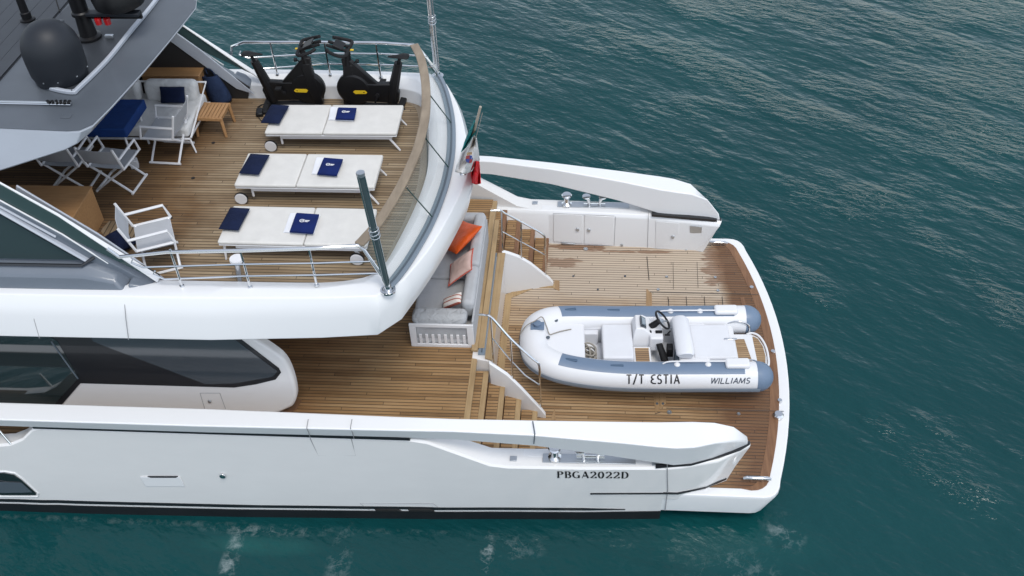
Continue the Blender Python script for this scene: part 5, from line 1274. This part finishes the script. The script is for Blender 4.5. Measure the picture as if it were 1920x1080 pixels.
# bench with bolster, sun pad
mb = MB(); mb.box((1.30, -.01, .44), (.30, .88, .40)); mb.build('bench_base', 'tube', T, bevel=.03, seg=3, **K)
mb = MB(); mb.tube([(1.21, -.42, .74), (1.21, -.38, .75), (1.19, .36, .75), (1.19, .41, .74)], [.075, .095, .095, .075], 18); mb.build('back_bolster', 'vinyl', T, **K)
T2 = 0
mb = MB(); mb.prism([(1.31, -.38, .66), (1.70, -.38, .66), (1.70, .0, .66), (1.66, .06, .66), (1.66, .37, .66), (1.29, .37, .66)], (0, 0, -.16)); mb.build('sun_pad', 'vinyl', T, bevel=.03, seg=4, **K)
mb = MB(); mb.box((1.50, 0, .42), (.44, .86, .26)); mb.build('engine_box', 'tube', T, bevel=.02, **K)
MB().box((1.66, .02, .665), (.12, .035, .03)).build('latch', 'steel', T, bevel=.006, **K)
mb = MB(); mb.box((1.80, .0, .40), (.26, .66, .14)); mb.build('stern_step', 'tube', T, bevel=.015, **K)
mb = MB(); mb.prism([(1.71, -.32, .474), (1.86, -.34, .474), (1.82, .20, .474), (1.69, .20, .474)], (0, 0, .008)); mb.build('stern_teak', 'tendteak', T, smooth=0, **K)
out_ = [(1.90, -.40), (2.06, -.36), (2.09, -.15), (2.08, .10), (2.02, .30), (1.95, .36), (1.86, .34)]
mb = MB(); mb.prism([Vector((x, y, .42)) for x, y in out_], (0, 0, -.05)); mb.build('bathing_platform', 'tube', T, bevel=.01, **K)
mb = MB(); mb.prism([Vector((1.98+(x-1.98)*.78, y*.86, .425)) for x, y in out_], (0, 0, .006)); mb.build('platform_teak', 'tendteak', T, smooth=0, **K)
mb = MB(); mb.tube(spline([(1.88, -.42, .44), (2.06, -.38, .45), (2.10, -.15, .45), (2.09, .10, .45), (2.03, .30, .45), (1.94, .37, .45), (1.86, .35, .44)], 4), .017, 8); mb.tube([(1.90, -.40, .45), (1.88, .34, .45)], .014, 8); mb.build('platform_rail', 'wmetal', T, **K)
for s in (1, -1):
    MB().tube(spline([(1.66, s*.44, .60), (1.76, s*.43, .66), (1.88, s*.40, .60), (1.90, s*.38, .46)], 4), .013, 8).build('grab_rail', 'steel', T, **K)
# lettering on the near tube, wrapped to its curve
def wrap(mb):
    for v in mb.v:   # v.x along, v.y = angle-length from the crown
        a = v.y/RR; x = v.x; v.y = -.635-math.sin(a)*(RR+.005); v.z = ZT+math.cos(a)*(RR+.005)
    return mb
def lab(s, x0, arc0, h, thin, thick, mat, name, sp, sx=1., shear=0.):
    mb = MB(); text(mb, s, (x0, arc0, 0), (1, 0, 0), (0, -1, 0), h, thin, thick, sp, sx, shear)
    # densify is not needed: strokes are short against the radius
    wrap(mb); return mb.build(name, mat, T, smooth=0, **K0)
lab('T/T ESTIA', -.27, RR*1.20, .135, .14, .17, 'ink', 'boat_name', .22, .88)
lab('WILLIAMS', 1.02, RR*1.20, .085, .17, .17, 'inkgrey', 'maker_name', .18, 1.2, .25)
for x in (-.9, .3, 1.2):
    MB().box((x, 0, .02), (.14, .9, .08)).build('chock', 'blackmatte', T, bevel=.01, **K0)
# keel
mb = MB(); secs = []
for x, w_, z in ((-1.45, .05, .30), (-1.1, .22, .16), (-.5, .38, .07), (.3, .42, .05), (1.6, .42, .05)): secs.append([Vector((x, -w_, z+.18)), Vector((x, 0, z)), Vector((x, w_, z+.18)), Vector((x, 0, z+.22))])
mb.loft(secs); mb.build('keel', 'tube', T, **K0)
# painter along the bow (its own thing) and the rope in the locker
def tl(x, y, z): v = Vector((xm(x), y, z)); v.rotate(Matrix.Rotation(R(2.3), 3, 'Z')); return T.location+v
mb = MB(); mb.tube(spline([tl(-1.84, .02, .80), tl(-1.74, .08, .93), tl(-1.60, .12, 1.0), tl(-1.45, .24, .97), tl(-1.30, .14, .86), tl(-1.2, .02, .80), tl(-1.05, .06, .78), tl(-.9, .12, .76), tl(-.62, .22, .71)], 6), .009, 6)
single(mb, 'bow_rope', 'rope', 'thin grey rope lying across the bow of the tender', 'rope', tl(-1.35, .12, .76))
mb = MB(); rr = random.Random(3); pts = []
for i in range(75):
    a = i*.62; r_ = .15+.07*math.sin(i*.9)+rr.uniform(-.02, .02)
    pts.append(tl(-.30+r_*1.05*math.cos(a)+.02*math.sin(i*.31), -.17+r_*math.sin(a), .37+.0034*i+rr.uniform(-.012, .012)))
pts += [tl(-.20, -.10, .44), tl(-.10, -.02, .40), tl(-.28, .05, .46), tl(-.42, .12, .52)]
mb.tube(spline(pts, 3), .015, 6)
single(mb, 'coiled_rope', 'rope', 'tangled grey brown rope coiled in the front locker of the tender', 'rope', tl(-.33, -.17, .24))
